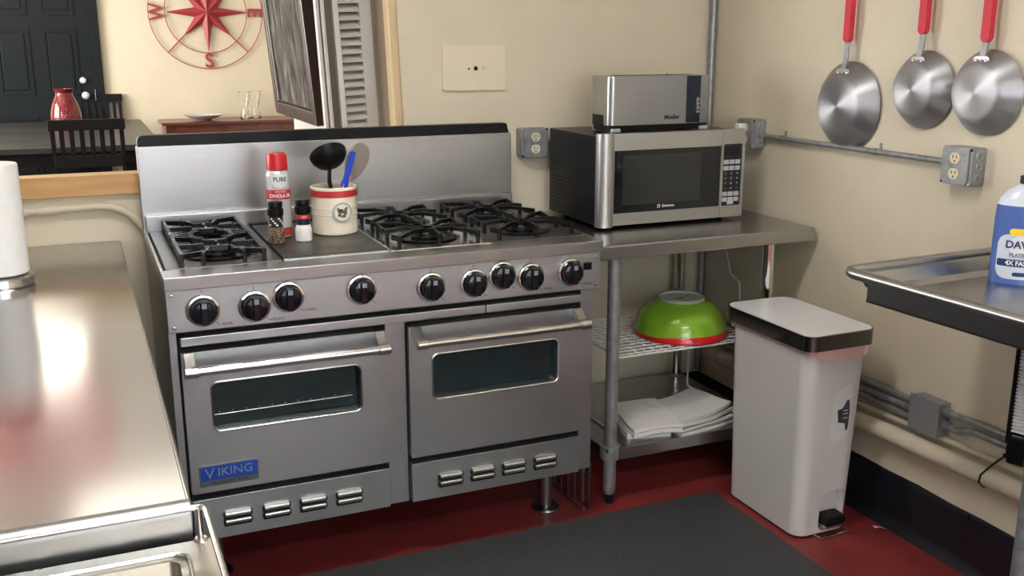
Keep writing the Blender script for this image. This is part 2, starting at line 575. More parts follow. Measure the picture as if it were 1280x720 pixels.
# black six-panel front door of the dining room
d = MB()
DX0, DX1, DY = -.87, .045, 7.86
d.box(DX0, DX1, DY, 7.899, 0, 2.05, .003)
for (x0, x1) in ((DX0 + .11, DX0 + .40), (DX1 - .41, DX1 - .12)):
    for z0, z1 in ((.20, .78), (.98, 1.58), (1.70, 1.95)):
        d.ring(rrect(x0, x1, z0, z1, .002, 1), rrect(x0 + .03, x1 - .03, z0 + .03, z1 - .03, .002, 1), DY - .010, DY, XZ)
        d.box(x0 + .045, x1 - .045, DY - .008, DY, z0 + .045, z1 - .045, .006)
door = struct(d.build('door_1', 'door_black'))
fr = MB()
fr.box(DX1 + .002, DX1 + .085, 7.855, 7.899, 0, 2.14, .004).box(DX0 - .085, DX0 - .002, 7.855, 7.899, 0, 2.14, .004).box(DX0, DX1, 7.855, 7.899, 2.055, 2.14, .004)
struct(fr.build('door_frame', 'door_black', door))
kb = MB()
kb.lathe([(0, -.07), (.018, -.068), (.028, -.055), (.027, -.042), (.012, -.03), (.011, -.012), (.034, -.008), (.034, 0), (0, 0)], 24, T(-.042, DY, .966) @ RX(-PI / 2))
kb.build('door_knob', 'can_body', door)
kb = MB()
kb.lathe([(0, -.03), (.022, -.028), (.030, -.014), (.032, 0), (0, 0)], 24, T(-.052, DY, 1.105) @ RX(-PI / 2))
kb.build('deadbolt', 'can_body', door)
st = MB()
st.box(DX1 - .004, DX1 + .003, DY - .012, DY, .92, 1.02)
st.build('strike_plate', 'alu', door)


# ================================================================== the range
gr = thing('gas_range', 'wide stainless steel gas range with two oven doors and black knobs', 'stove', (0, 0, 0))
SW, YBG = 1.219, .632

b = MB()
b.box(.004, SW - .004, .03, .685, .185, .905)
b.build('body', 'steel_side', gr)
# front frame: stiles, rails, dark gaps behind the doors
f = MB()
f.bm.free()
for xa, xb, zt_ in ((.004, .0225, .771), (.5685, .6245, .727), (1.172, 1.2145, .771)):
    f = MB()
    f.box(xa, xb, 0, .03, .185, zt_, .001)
    f.build('front_stile', 'steel_front', gr)
f = MB()
f.box(.022, 1.173, .012, .03, .185, .771)
f.build('door_recess', 'gap', gr)
# trim strips under the control panel
for x0, x1 in ((.03, .86), (.862, 1.165)):
    f = MB()
    f.box(x0, x1, -.018, .012, .728, .752, .003)
    f.build('vent_trim', 'steel_front', gr)
# control panel
cp = MB()
cp.box(.002, SW - .002, -.0355, .03, .771, .883, .003)
cp.build('control_panel', 'steel_front', gr)
for x in (.017, SW - .017):
    for z in (.785, .868):
        s = MB()
        s.lathe([(0, .004), (.004, .003), (.006, 0), (0, 0)], 14, T(x, -.0355, z) @ RX(PI / 2))
        s.build('screw', 'chrome', gr)
sw = MB()
sw.box(1.160, 1.187, -.038, -.035, .830, .852, .001).box(1.163, 1.184, -.040, -.037, .841, .849, .001)
sw.build('rocker_switch', 'black', gr)
# landing ledge (bullnose)
l = MB()
l.box(0, SW, -.0465, .045, .8815, .916, .0025, seg=3)
l.build('front_ledge', 'steel', gr)

KNOBS = [(.089, .824, 'REAR'), (.216, .822, 'FRONT'), (.302, .838, 'OVEN'), (.496, .838, 'GR'), (.691, .826, ''), (.816, .825, ''), (.901, .839, ''), (.990, .826, 'REAR'), (1.116, .829, 'OVEN')]
for x, z, cap in KNOBS:
    m = T(x, -.0355, z) @ RX(PI / 2)
    k = MB()
    k.lathe([(0, .034), (.024, .034), (.030, .030), (.0335, .012), (.034, .004), (0, .004)], 36, m)
    k.box(-.010, .010, -.031, .031, .030, .041, .004, m)
    ko = k.build('knob', 'knob', gr)
    q = MB()
    q.lathe([(.036, 0), (.041, .001), (.042, .006), (.040, .010), (.035, .011), (.034, .003)], 36, m)
    q.build('knob_bezel', 'chrome', ko)
    q = MB()
    q.box(-.006, .006, .013, .026, .0405, .0418, 0, m)
    q.build('pointer', 'ink_grey', ko)
    q = MB()
    q.box(x - .0007, x + .0007, -.0361, -.0355, z + .043, z + .052)
    q.tube([(x + .030, -.0359, z - .034), (x + .036, -.0359, z - .040), (x + .042, -.0359, z - .041)], .0007, 4)
    q.build('tick_mark', 'ink_black', gr)
    if cap in ('REAR', 'FRONT', 'OVEN'):
        text('knob_caption', cap, .0105, 'ink_black', gr, T(x + .058, -.0358, z - .041) @ XZ, .0002)

# oven doors
WIN = {0: (.096, .490, .492, .626), 1: (.696, 1.089, .493, .627)}
for k, (x0, x1) in enumerate(((.028, .563), (.629, 1.165))):
    wx0, wx1, wz0, wz1 = WIN[k]
    dz0, dz1 = .325, .713
    dm = MB()
    n = 5
    dm.ring(rrect(x0, x1, dz0, dz1, .004, n), rrect(wx0, wx1, wz0, wz1, .018, n), -.022, .010, XZ)
    do = dm.build('oven_door', 'steel_front', gr)
    g = MB()
    g.box(wx0 - .005, wx1 + .005, .004, .009, wz0 - .005, wz1 + .005)
    g.build('oven_window', 'oven_glass', do)
    t = MB()
    t.tube([(p[0], -.021, p[1]) for p in rrect(wx0, wx1, wz0, wz1, .018, n)], .0035, 8, True)
    t.build('window_bead', 'steel_bright', do)
    if k == 0:
        rk = MB()
        rk.tube([(wx0 + .004, .001, wz0 + .038), (wx1 - .02, .001, wz0 + .040)], .0012, 6)
        for i in range(11):
            xx = wx0 + .02 + i * .034
            rk.box(xx - .0015, xx + .0015, -.0005, .003, wz0 + .043, wz0 + .047)
        rk.build('oven_rack', 'steel_bright', do)
    # bar handle with curved brackets
    hz, hy = .681, -.088
    h = MB()
    h.cyl((x0 + .012, hy, hz), (x1 - .012, hy, hz), .0125, 24, .001)
    h.build('handle', 'steel_bright', do)
    for xa in (x0 + .004, x1 - .036):
        c = MB()
        c.cyl((xa - .004, hy, hz), (xa + .030, hy, hz), .0155, 24, .002)
        c.prism([(-.022, .036), (-.040, .036), (-.070, .010), (-.088, .002), (-.088, -.012), (-.060, -.014), (-.022, .006)], xa + .002, xa + .026, m=Matrix(((0, 0, 1, 0), (1, 0, 0, 0), (0, 1, 0, hz), (0, 0, 0, 1))), bev=.001)
        c.build('handle_bracket', 'steel_bright', do)

# lower louvred panels
for x0, x1, lx in ((.028, .563, (.139, .242, .342, .443)), (.629, 1.165, (.743, .843, .943, 1.046))):
    p = MB()
    p.box(x0, x1, -.022, .012, .1885, .306, .002)
    po = p.build('kick_panel', 'steel_front', gr)
    for x in lx:
        for z in (.255, .2345):
            q = MB()
            a = [(-.022, -.008), (-.027, -.0075), (-.034, -.004), (-.036, .003), (-.0335, .0065), (-.022, .0085)]
            q.prism(a, x - .032, x + .034, m=Matrix(((0, 0, 1, 0), (1, 0, 0, 0), (0, 1, 0, z), (0, 0, 0, 1))), bev=.001)
            q.build('louver', 'end_steel', po)
            q = MB()
            q.box(x - .037, x - .031, -.034, -.0221, z - .009, z + .005, .001).box(x + .0335, x + .038, -.033, -.0221, z - .006, z + .006, .001).box(x - .035, x + .035, -.030, -.0221, z - .0115, z - .008)
            q.build('louver_slot', 'gap', po)

# badge
bd = MB()
bd.prism(rrect(.049, .201, .343, .401, .006), -.026, -.022, XZ)
bo = bd.build('badge', 'pewter', gr)
q = MB()
q.prism(rrect(.053, .198, .360, .398, .003), -.0272, -.0255, XZ)
q.build('badge_plate', 'blue_badge', bo)
text('badge_lettering', 'V', .042, 'badge_letter', bo, T(.0755, -.0275, .378) @ XZ, .0008, sx=1.0)
text('badge_lettering', 'IKING', .033, 'badge_letter', bo, T(.141, -.0275, .3795) @ XZ, .0008, sx=1.05)
text('badge_subline', 'PROFESSIONAL', .0115, 'ink_black', bo, T(.126, -.0262, .3515) @ XZ, .0004, sx=1.25)

# legs
for x, y in ((.09, .15), (1.133, .15), (.09, .6), (1.133, .6)):
    q = MB()
    q.cyl((x, y, .028), (x, y, .19), .023, 24)
    q.cyl((x, y, .006), (x, y, .04), .019, 24)
    lo = q.build('leg', 'steel', gr)
    q = MB()
    q.lathe([(0, .010), (.022, .009), (.045, .005), (.047, 0), (0, 0)], 28, T(x, y, 0))
    q.build('foot_flange', 'steel_side', lo)
# oven catch hook hanging below the left panel
q = MB()
q.tube([(.318 + .014 * math.cos(a), .02, .184 + .014 * math.sin(a)) for a in [PI * (1 + i / 12) for i in range(13)]], .0025, 8)
q.build('hook', 'steel_bright', gr)

# backguard
bg = MB()
bg.box(0, SW, YBG, .685, .90, 1.171, .003)
bg.build('backguard', 'steel', gr)
bg = MB()
bg.box(.006, SW - .006, YBG - .024, YBG + .002, .905, .9655, .004, seg=3)
bg.build('backguard_ledge', 'steel', gr)
bg = MB()
pts = [(.004, 1.170), (1.206, 1.170), (1.214, 1.174), (1.211, 1.181), (1.206, 1.186), (1.208, 1.196), (1.205, 1.202), (1.198, 1.204), (.020, 1.204), (.009, 1.200), (.004, 1.190)]
bg.prism(pts, YBG + .008, YBG + .045, XZ, bev=.002)
bg.build('backguard_cap', 'black', gr)

# cooktop
ct = MB()
ct.box(.006, SW - .006, .040, YBG, .90, .912)
ct.build('cooktop_recess', 'gap', gr)
for xa in (0, SW - .008):
    dk = MB()
    dk.box(xa, xa + .008, .03, YBG, .89, .917, .002)
    dk.build('side_trim', 'steel', gr)
SEC = [(.014, .309, 'tray_grey', 'burner_tray'), (.313, .601, 'griddle', 'griddle_plate'), (.606, .906, 'steel_bright', 'burner_tray'), (.910, 1.206, 'tray_grey', 'burner_tray')]
for x0, x1, mm, nm in SEC:
    q = MB()
    if nm == 'griddle_plate':
        q.box(x0, x1, .060, .575, .905, .922, .004)
        go = q.build(nm, mm, gr)
        q = MB()
        q.box(x0, x1, .575, .606, .905, .926, .003)
        q.build('griddle_splash', 'black', go)
        q = MB()
        q.box(x0 - .001, x1 + .001, .045, .061, .905, .9195, .002)
        q.build('griddle_edge', 'steel', go)
        continue
    q.box(x0, x1, .046, .606, .905, .918, .003)
    q.build(nm, mm, gr)
    cx = (x0 + x1) / 2
    for cy in (.185, .465):
        u = MB()
        u.lathe([(.080, .918), (.086, .920), (.089, .923), (.086, .925), (.082, .923), (.072, .9185), (.055, .9182), (.0, .9182)], 40, T(cx, cy, 0))
        u.build('burner_bowl', 'enamel', gr)
        u = MB()
        u.lathe([(.046, .913), (.048, .926), (.044, .930), (.038, .931), (.037, .936), (.034, .939), (0, .940)], 32, T(cx, cy, 0))
        u.build('burner_cap', 'iron', gr)


def bar(mb, pts, w=.009, h=.013):
    """cast bar following a polyline of (x,y,z_top)"""
    for a, b_ in zip(pts, pts[1:]):
        a, b_ = Vector(a), Vector(b_)
        d = b_ - a
        d2 = Vector((d.x, d.y, 0))
        if d2.length < 1e-4:
            lo, hi = min(a.z, b_.z), max(a.z, b_.z)
            mb.box(a.x - w / 2, a.x + w / 2, a.y - w / 2, a.y + w / 2, lo, hi, .001)
            continue
        n = Vector((-d2.y, d2.x, 0)).normalized() * w / 2
        e = d.normalized() * w * .4
        p, q = a - e, b_ + e
        dn = Vector((0, 0, -h))
        v = [p + n, p - n, q - n, q + n, p + n * 1.15 + dn, p - n * 1.15 + dn, q - n * 1.15 + dn, q + n * 1.15 + dn]
        mb._add(v, [(0, 1, 2, 3), (4, 7, 6, 5), (0, 4, 5, 1), (1, 5, 6, 2), (2, 6, 7, 3), (3, 7, 4, 0)])


def foot(mb, x, y, zt, w=.012):
    mb.box(x - w / 2, x + w / 2, y - w / 2, y + w / 2, .917, zt, .002)


ZG = .951
# left grate: one casting over both burners, half octagons at the ends and a whole one in the middle
g = MB()
gx0, gx1 = .056, .264
cx = .1615
for gy0, gy1 in ((.062, .312), (.338, .590)):
    for xx, s in ((gx0, 1), (gx1, -1)):
        bar(g, [(xx, gy0, ZG), (xx, gy1, ZG)], .008, .020)
        for yy in (gy0, gy1):
            foot(g, xx, yy, ZG)
            bar(g, [(xx, yy, ZG), (cx - s * .035, yy + (.0 if yy in (gy0,) else 0), ZG)] if False else [(xx, yy, ZG), (xx + s * .075, yy + (.035 if yy == gy0 else -.035), ZG)], .0075)
        bar(g, [(xx, (gy0 + gy1) / 2, ZG), (cx - s * .040, (gy0 + gy1) / 2, ZG)], .0075)
    for yy, s in ((gy0, 1), (gy1, -1)):
        bar(g, [(cx - .052, yy, ZG), (cx - .026, yy + s * .082, ZG), (cx + .026, yy + s * .082, ZG), (cx + .052, yy, ZG)], .0075)
        for dx in (-.052, .052):
            foot(g, cx + dx, yy, ZG, .010)
        bar(g, [(cx, yy + s * .082, ZG), (cx, yy + s * .110, ZG)], .0075)
oc = [(cx + .058 * math.cos(a), .325 + .095 * math.sin(a), ZG) for a in [PI / 8 + i * PI / 4 for i in range(9)]]
bar(g, oc, .010)
bar(g, [(cx - .055, .325, ZG), (gx0, .325, ZG)], .0075)
bar(g, [(cx + .055, .325, ZG), (gx1, .325, ZG)], .0075)
for xx in (gx0, gx1):
    bar(g, [(xx, .312, ZG), (xx, .338, ZG)], .008, .018)
g.build('grate', 'iron', gr)

# star-shaped grates over the four right burners
for x0, x1 in ((.606, .906), (.910, 1.206)):
    cx = (x0 + x1) / 2
    for cy in (.185, .465):
        g = MB()
        hw, hd = .120, .112
        ring = [(cx + .026 * math.cos(a), cy + .026 * math.sin(a), ZG - .001) for a in [PI / 8 + i * PI / 4 for i in range(9)]]
        bar(g, ring, .010)
        for i in range(8):
            a = i * PI / 4
            ca, sa = math.cos(a), math.sin(a)
            k = 1 / max(abs(ca), abs(sa))
            ex, ey = cx + hw * ca * k * (1 if i % 2 == 0 else .98), cy + hd * sa * k
            mx, my = cx + .07 * ca * min(k, 1.25), cy + .07 * sa * min(k, 1.25)
            bar(g, [(cx + .024 * ca, cy + .024 * sa, ZG - .001), (mx, my, ZG + .006), (ex, ey, ZG + .001)], .0080, .011)
            foot(g, ex, ey, ZG + .001, .011)
            if i % 2:
                # corner post with a stub along the side
                sgn = 1 if sa > 0 else -1
                bar(g, [(ex, ey, ZG + .001), (ex, ey - sgn * .062, ZG - .006)], .008, .016)
        g.build('grate', 'iron', gr)

# ================================================================== things on the range
# cooking spray
sc = thing('cooking_spray_can', 'silver and red canola oil spray can with red cap on the range', 'spray can', (.364, .362, .9223))
R_ = .0345
q = MB()
q.lathe([(0, 0), (R_ - .003, 0), (R_, .003), (R_, .178), (R_ - .002, .188), (R_ - .009, .196), (R_ - .009, .197), (0, .197)], 40)
q.build('can', 'can_body', sc)
q = MB()
q.lathe([(R_ - .008, .195), (R_ - .004, .196), (R_ - .005, .236), (R_ - .010, .243), (R_ - .02, .245), (0, .245)], 40)
q.build('cap', 'red', sc)
q = MB()
q.lathe([(R_ + .0003, .112), (R_ + .0006, .113), (R_ + .0006, .139), (R_ + .0003, .140)], 40)
q.build('label_band', 'red_label', sc)
q = MB()
q.lathe([(R_ + .0003, .006), (R_ + .0006, .007), (R_ + .0006, .028), (R_ + .0003, .029)], 40)
q.build('label_foot', 'red_label', sc)
q = MB()
pts = [(-.024, .185), (.024, .185), (.024, .160), (.016, .149), (0, .145), (-.016, .149), (-.024, .160)]


def wrapped(mb, pts, R, mi=0, n=24):
    """thin label patch on a cylinder of radius R, towards -y; triangles fan on a fine strip grid"""
    us = [p[0] for p in pts]
    u0, u1 = min(us), max(us)

    def span(u):
        zs = []
        m_ = len(pts)
        for i in range(m_):
            a, b2 = pts[i], pts[(i + 1) % m_]
            if (a[0] - u) * (b2[0] - u) <= 0 and a[0] != b2[0]:
                t_ = (u - a[0]) / (b2[0] - a[0])
                zs.append(a[1] + t_ * (b2[1] - a[1]))
        return (min(zs), max(zs)) if zs else (0, 0)
    vs, fs = [], []
    for i in range(n + 1):
        u = u0 + (u1 - u0) * min(max(i / n, 1e-4), 1 - 1e-4)
        z0, z1 = span(u)
        a = u / R
        vs += [(R * math.sin(a), -R * math.cos(a), z0), (R * math.sin(a), -R * math.cos(a), z1)]
    for i in range(n):
        fs.append((2 * i, 2 * i + 2, 2 * i + 3, 2 * i + 1))
    mb._add(vs, fs, None, mi)


wrapped(q, pts, R_ + .0008)
q.build('brand_patch', 'lid_white', sc)
FACE = RZ(-.12)


def wtext(name, s, size, m, parent, R, z, u0=0.0, ext=.0004, sx=1.0, bold=0.0, rot=0.0):
    return text(name, s, size, m, parent, RZ(rot) @ T(0, -R, z) @ XZ, ext, wrap=R, sx=sx, bold=bold)


wtext('brand_lettering', 'PURE', .0185, 'green_ink', sc, R_ + .001, .170, sx=.95, bold=.0004)
wtext('oil_lettering', 'CANOLA OIL', .0145, 'ink_white', sc, R_ + .001, .1225, sx=.78, bold=.0003)
wtext('oil_lettering', 'NON STICK', .006, 'ink_white', sc, R_ + .001, .1345)


def grinder(name, label, loc, fill, band):
    t = thing(name, label, 'grinder', loc, 0, 'spice grinders on the griddle')
    q = MB()
    q.lathe([(0, 0), (.0215, 0), (.0235, .003), (.0235, .032), (.0215, .040), (.0190, .045), (.0190, .078), (0, .078)], 28)
    q.build('jar', fill, t)
    q = MB()
    q.lathe([(.0192, .047), (.0197, .048), (.0197, .077), (.0192, .078)], 28)
    q.build('label_sleeve', 'ink_black', t)
    q = MB()
    q.lathe([(.0198, .064), (.0200, .0645), (.0200, .0755), (.0198, .076)], 28)
    q.build('label_band', band, t)
    q = MB()
    pr = [(0, .078), (.0205, .078), (.0215, .080), (.0215, .098), (.0190, .100), (.0190, .103), (.0205, .105), (.0205, .116), (.0185, .119), (0, .119)]
    q.lathe(pr, 28)
    for k in range(20):
        a = 2 * PI * k / 20
        q.box(-.0012, .0012, .0208, .0224, .081, .097, 0, RZ(a))
    q.build('grinder_cap', 'black', t)
    return t


pg = grinder('pepper_grinder', 'small clear grinder filled with peppercorns, black cap, left of the salt', (.334, .258, .9223), 'pepper', 'ink_black')
for k in range(16):
    pass
q = MB()
for k in range(9):
    a = -1.1 + .27 * k
    rr = .0201
    q.box(-.003, .003, -.0006, .0006, .052 + .006 * (k * 7 % 4), .056 + .006 * (k * 7 % 4), 0, RZ(a) @ T(0, -rr, 0))
q.build('label_flecks', 'ink_white', pg)
sg = grinder('salt_grinder', 'small clear grinder filled with white salt under a red label', (.413, .268, .9223), 'salt', 'red_label')
wtext('label_lettering', 'SALT', .007, 'ink_white', sg, .0203, .070)

# crock
CX, CY, CZ = .526, .357, .9223
ck = thing('utensil_crock', 'cream stoneware crock with red rim band and round cow emblem', 'crock', (CX, CY, CZ))
RC = .067
q = MB()
q.lathe([(0, 0), (RC - .004, 0), (RC, .004), (RC, .110), (RC + .002, .113), (RC + .002, .1385), (RC, .1405), (RC - .004, .1405), (RC - .006, .136), (RC - .006, .008), (0, .008)], 56)
q.build('pot', 'cream_ceramic', ck)
q = MB()
q.lathe([(RC + .0022, .1125), (RC + .0027, .1135), (RC + .0027, .131), (RC + .0022, .132)], 56)
q.build('rim_band', 'red_label', ck)
q = MB()
for z in (.060, .079):
    q.lathe([(RC, z - .0015), (RC + .001, z), (RC, z + .0015)], 56)
q.build('relief_band', 'cream_ceramic', ck)
em = RZ(.10)
q = MB()
q.lathe([(0, .004), (.026, .004), (.030, .003), (.0315, -.006), (0, -.006)], 32, em @ T(0, -RC + .0012, .070) @ RX(PI / 2))
eo = q.build('emblem', 'lid_white', ck)
q = MB()
q.lathe([(.0235, .0042), (.0242, .0050), (.0292, .0046), (.0300, .0034)], 32, em @ T(0, -RC + .0012, .070) @ RX(PI / 2))
q.build('emblem_ring', 'bowl_foot', eo)
q = MB()
mm = em @ T(0, -RC - .0029, .070)
for (u, v, ru, rv) in ((-.004, .002, .007, .006), (.006, .000, .005, .008), (-.007, -.006, .004, .004), (.001, -.009, .007, .003), (.009, .008, .003, .003), (-.010, .007, .003, .004)):
    q.prism(ngon(u * 1.35, v * 1.35, ru * 1.3, 12, .3, rv / ru), -.0006, .0006, mm @ XZ)
q.build('emblem_cow', 'pepper', eo)

# ladle
la = thing('ladle', 'black nylon ladle standing bowl-up in the crock', 'ladle', (CX, CY, CZ))
q = MB()
q.tube([(.020, -.012, .012), (.000, -.006, .09), (-.012, -.002, .15), (-.010, .002, .185), (-.004, .012, .205)], [.006, .006, .006, .006, .005], 10, sx=1.5)
q.build('handle', 'black', la)
q = MB()
out = [(0, -.032), (.018, -.030), (.034, -.020), (.043, -.004), (.0455, .010), (.0435, .010), (.041, -.003), (.032, -.018), (.017, -.027), (0, -.029)]
q.lathe([(r * 1.22, z * 1.0) for r, z in out], 36, T(-.010, .002, .226) @ RY(-.15) @ RX(-.72))
q.build('bowl', 'black', la)
# blue tongs / spatula handle
sp = thing('blue_spatula', 'utensil with a glossy blue handle leaning in the crock', 'spatula', (CX, CY, CZ))
q = MB()
q.prism(rrect(-.0085, .0085, 0, .105, .004, 3), -.005, .005, T(.032, .000, .138) @ RY(.30) @ RX(.03) @ XZ, bev=.002)
q.prism(rrect(-.011, .011, .0, .022, .006, 3), -.0065, .0065, T(.030, .000, .132) @ RY(.30) @ XZ, bev=.002)
q.build('handle', 'blue_pl', sp)
q = MB()
q.tube([(-.016, -.008, .012), (.030, .000, .142)], .005, 10, sx=1.4)
q.build('shaft', 'wood_handle', sp)
# grey spoon spatula with wood handle
gs = thing('spoon_spatula', 'grey silicone spoon spatula with pale wooden handle in the crock', 'spatula', (CX, CY, CZ))
q = MB()
q.tube([(-.020, .016, .012), (.056, .024, .165)], [.0065, .0075], 12)
q.build('handle', 'wood_handle', gs)
q = MB()
pts = []
for t_ in range(29):
    a = 2 * PI * t_ / 28
    pts.append((.033 * math.sin(a) * (1 - .22 * math.cos(a)), .058 - .060 * math.cos(a)))
pts = pts[:-1]
q.prism(pts, -.003, .003, T(.054, .024, .150) @ RY(.40) @ RX(.05) @ XZ, bev=.001)
q.prism([(p[0] * .82, (p[1] - .06) * .85 + .062) for p in pts], -.0042, .0042, T(.054, .024, .150) @ RY(.40) @ RX(.05) @ XZ, bev=.001)
q.build('blade', 'grey_sil', gs)

# ================================================================== work table
wt = thing('work_table', 'stainless work table with galvanised legs beside the range', 'table', (0, 0, 0))
TX0, TX1, TY0, TY1, TZ = 1.245, 2.062, .035, .685, .878
q = MB()
q.box(TX0, TX1, TY0, TY1, TZ - .046, TZ, .006, seg=3)
q.build('table_top', 'steel_table', wt)
for i, (x, y) in enumerate(((1.338, .095), (1.922, .095), (1.338, .625), (1.922, .625))):
    q = MB()
    q.cyl((x, y, .045), (x, y, TZ - .046), .0205, 24)
    q.cyl((x, y, .028), (x, y, .05), .017, 20)
    lo = q.build('leg', 'galv' if x < 1.5 else 'chrome', wt)
    q = MB()
    q.lathe([(0, 0), (.013, 0), (.015, .004), (.014, .022), (.019, .026), (.019, .034), (0, .034)], 20, T(x, y, 0))
    q.build('foot', 'black', lo)
q = MB()
q.box(1.312, 1.948, .070, .650, .186, .200, .002)
q.box(1.355, 1.905, .066, .074, .158, .199, .002).box(1.308, 1.316, .11, .61, .158, .199, .002).box(1.944, 1.952, .11, .61, .158, .199, .002).box(1.355, 1.905, .646, .654, .158, .199, .002)
us = q.build('undershelf', 'steel_table', wt)
for x in (1.338, 1.922):
    for y in (.095, .625):
        q = MB()
        q.lathe([(.0205, .158), (.031, .158), (.032, .160), (.032, .202), (.031, .204), (.0205, .204)], 28, T(x, y, 0))
        q.build('leg_socket', 'galv', us)

# white wire rack on the undershelf
wr = thing('wire_shelf', 'white coated wire shelf standing on the work table undershelf', 'shelf', (0, 0, 0))
RX0, RX1, RY0, RY1, RZ_ = 1.375, 1.905, .120, .545, .487
q = MB()
q.tube([(RX0, RY0, RZ_), (RX1, RY0, RZ_), (RX1, RY1, RZ_), (RX0, RY1, RZ_)], .0035, 8, True)
q.build('rim_wire', 'wire_white', wr)
q = MB()
n = 14
for i in range(n):
    y = RY0 + (RY1 - RY0) * (i + .5) / n
    q.tube([(RX0, y, RZ_ + .003), (RX1, y, RZ_ + .003)], .0026, 6)
for i in range(16):
    x = RX0 + (RX1 - RX0) * (i + .5) / 16
    q.tube([(x, RY0, RZ_), (x, RY1, RZ_)], .0024, 6)
q.build('grid', 'wire_white', wr)
for x in (RX0 + .02, RX1 - .02):
    q = MB()
    q.tube([(x, RY0 + .06, RZ_), (x, RY0 + .06, .215), (x, RY0 + .065, .206), (x, RY0 + .075, .2045), (x, RY1 - .075, .2045), (x, RY1 - .065, .206), (x, RY1 - .06, .215), (x, RY1 - .06, RZ_)], .0038, 8)
    q.build('leg', 'wire_white', wr)

# upturned bowls
bz = RZ_ + .0060
BX, BY = 1.706, .275
rb = MB()
rb.lathe([(r * .95, z * .85) for r, z in [(.168, 0), (.172, .002), (.172, .010), (.166, .030), (.150, .058), (.120, .083), (.08, .098), (0, .099), (0, .095), (.08, .094), (.117, .079), (.145, .055), (.160, .028), (.165, .008)]], 56)
tag(rb.build('mixing_bowl', 'red_bowl', loc=(BX, BY, bz)), 'red bowl upside down beneath the green bowl, only its rim showing', 'bowl', 'upturned bowls on the wire shelf')
gb = thing('mixing_bowl', 'lime green bowl upside down on top of the red bowl', 'bowl', (BX, BY + .002, bz + .012), 0, 'upturned bowls on the wire shelf')
q = MB()
q.lathe([(r * .95, z * .93) for r, z in [(.158, .0), (.168, .001), (.170, .005), (.168, .014), (.160, .048), (.142, .080), (.112, .105), (.078, .117), (.070, .119), (0, .119), (0, .115), (.07, .114), (.110, .100), (.138, .076), (.155, .046), (.162, .012)]], 64)
q.build('bowl_body', 'green_bowl', gb)
q = MB()
q.lathe([(.078, .106), (.079, .116), (.076, .118), (.072, .117), (.071, .1115), (0, .1115)], 48)
fo = q.build('foot_ring', 'bowl_foot', gb)
q = MB()
q.prism(ngon(-.012, -.004, .020, 14, .2, .35), .1117, .1122).prism(ngon(.03, .012, .012, 14, .2, .4), .1117, .1122)
q.build('foot_stamp', 'green_ink', fo)

# towels on the undershelf
SZ = .2005


def towel(name, label, x0, x1, y0, y1, z0, t, rot, fold, seed, mm='towel_flat', curl=.0, droop=0.0):
    rnd = random.Random(seed)
    ph = rnd.random() * 6
    w_, d_ = x1 - x0, y1 - y0
    o = MB()

    def f(lay):
        def g_(u, v):
            x = (u - .5) * w_ + .002 * math.sin(9 * v + ph)
            y = (v - .5) * d_ + .002 * math.sin(8 * u + ph)
            z = lay * t + .0015 * math.sin(7 * u + 5 * v + ph) + curl * (max(0, u - .55) / .45) ** 2 * (1 - .4 * v) - droop * (max(0, .35 - u) / .35) ** 2
            return (x, y, z + t * .5)
        return g_
    for k in range(fold):
        o.grid(14, 12, f(k), thick=t * .86)
    # fold spine on the front edge
    ob = o.build(name, mm, None, ang=60, loc=((x0 + x1) / 2, (y0 + y1) / 2, z0), rotz=rot)
    tag(ob, label, 'towel', 'folded white towels on the undershelf')
    return ob


towel('folded_towel', 'flat folded white towel at the bottom of the right towel stack', 1.572, 1.822, .082, .280, SZ, .0055, .17, 2, 3, curl=.004)
towel('folded_towel', 'flat folded white towel second from bottom of the right towel stack', 1.566, 1.812, .085, .280, SZ + .0125, .0055, .14, 2, 5, curl=.010)
towel('folded_towel', 'flat folded white towel second from top of the right towel stack', 1.572, 1.812, .090, .285, SZ + .025, .0055, .17, 2, 8, curl=.016)
towel('folded_towel', 'flat folded white towel on top of the right towel stack, corner curling up', 1.566, 1.802, .094, .295, SZ + .0375, .0055, .15, 2, 11, curl=.028)
towel('folded_towel', 'darker folded towel at the bottom left, under the thick terry towel', 1.435, 1.585, .100, .310, SZ, .007, -.22, 3, 13)
towel('folded_towel', 'thick white terry towel folded on top, left of the flat stack', 1.440, 1.612, .074, .315, SZ + .0270, .0165, -.16, 2, 17, 'towel', droop=.010)

# ================================================================== microwave
mw = thing('microwave', 'stainless fronted microwave with black cabinet on the work table', 'microwave', (0, 0, 0))
X0, X1, Y0, Y1, Z0, Z1 = 1.362, 1.927, .285, .625, .893, 1.183
q = MB()
q.box(X0, X1 - .006, Y0, Y1, Z0, Z1, .004)
q.build('cabinet', 'mw_side', mw)
vs_ = MB()
for r_ in range(9):
    for c_ in range(6):
        yy, zz = Y1 - .030 - c_ * .026, Z0 + .030 + r_ * .0125
        vs_.prism(rrect(yy - .010, yy + .010, zz - .0028, zz + .0028, .0027, 3), X0 - .0006, X0 + .002, YZ)
vs_.build('side_vents', 'gap', mw)
for x in (X0 + .05, X1 - .05):
    for y in (Y0 + .04, Y1 - .04):
        q = MB()
        q.cyl((x, y, .878), (x, y, Z0 + .002), .012, 16)
        q.build('foot', 'black', mw)
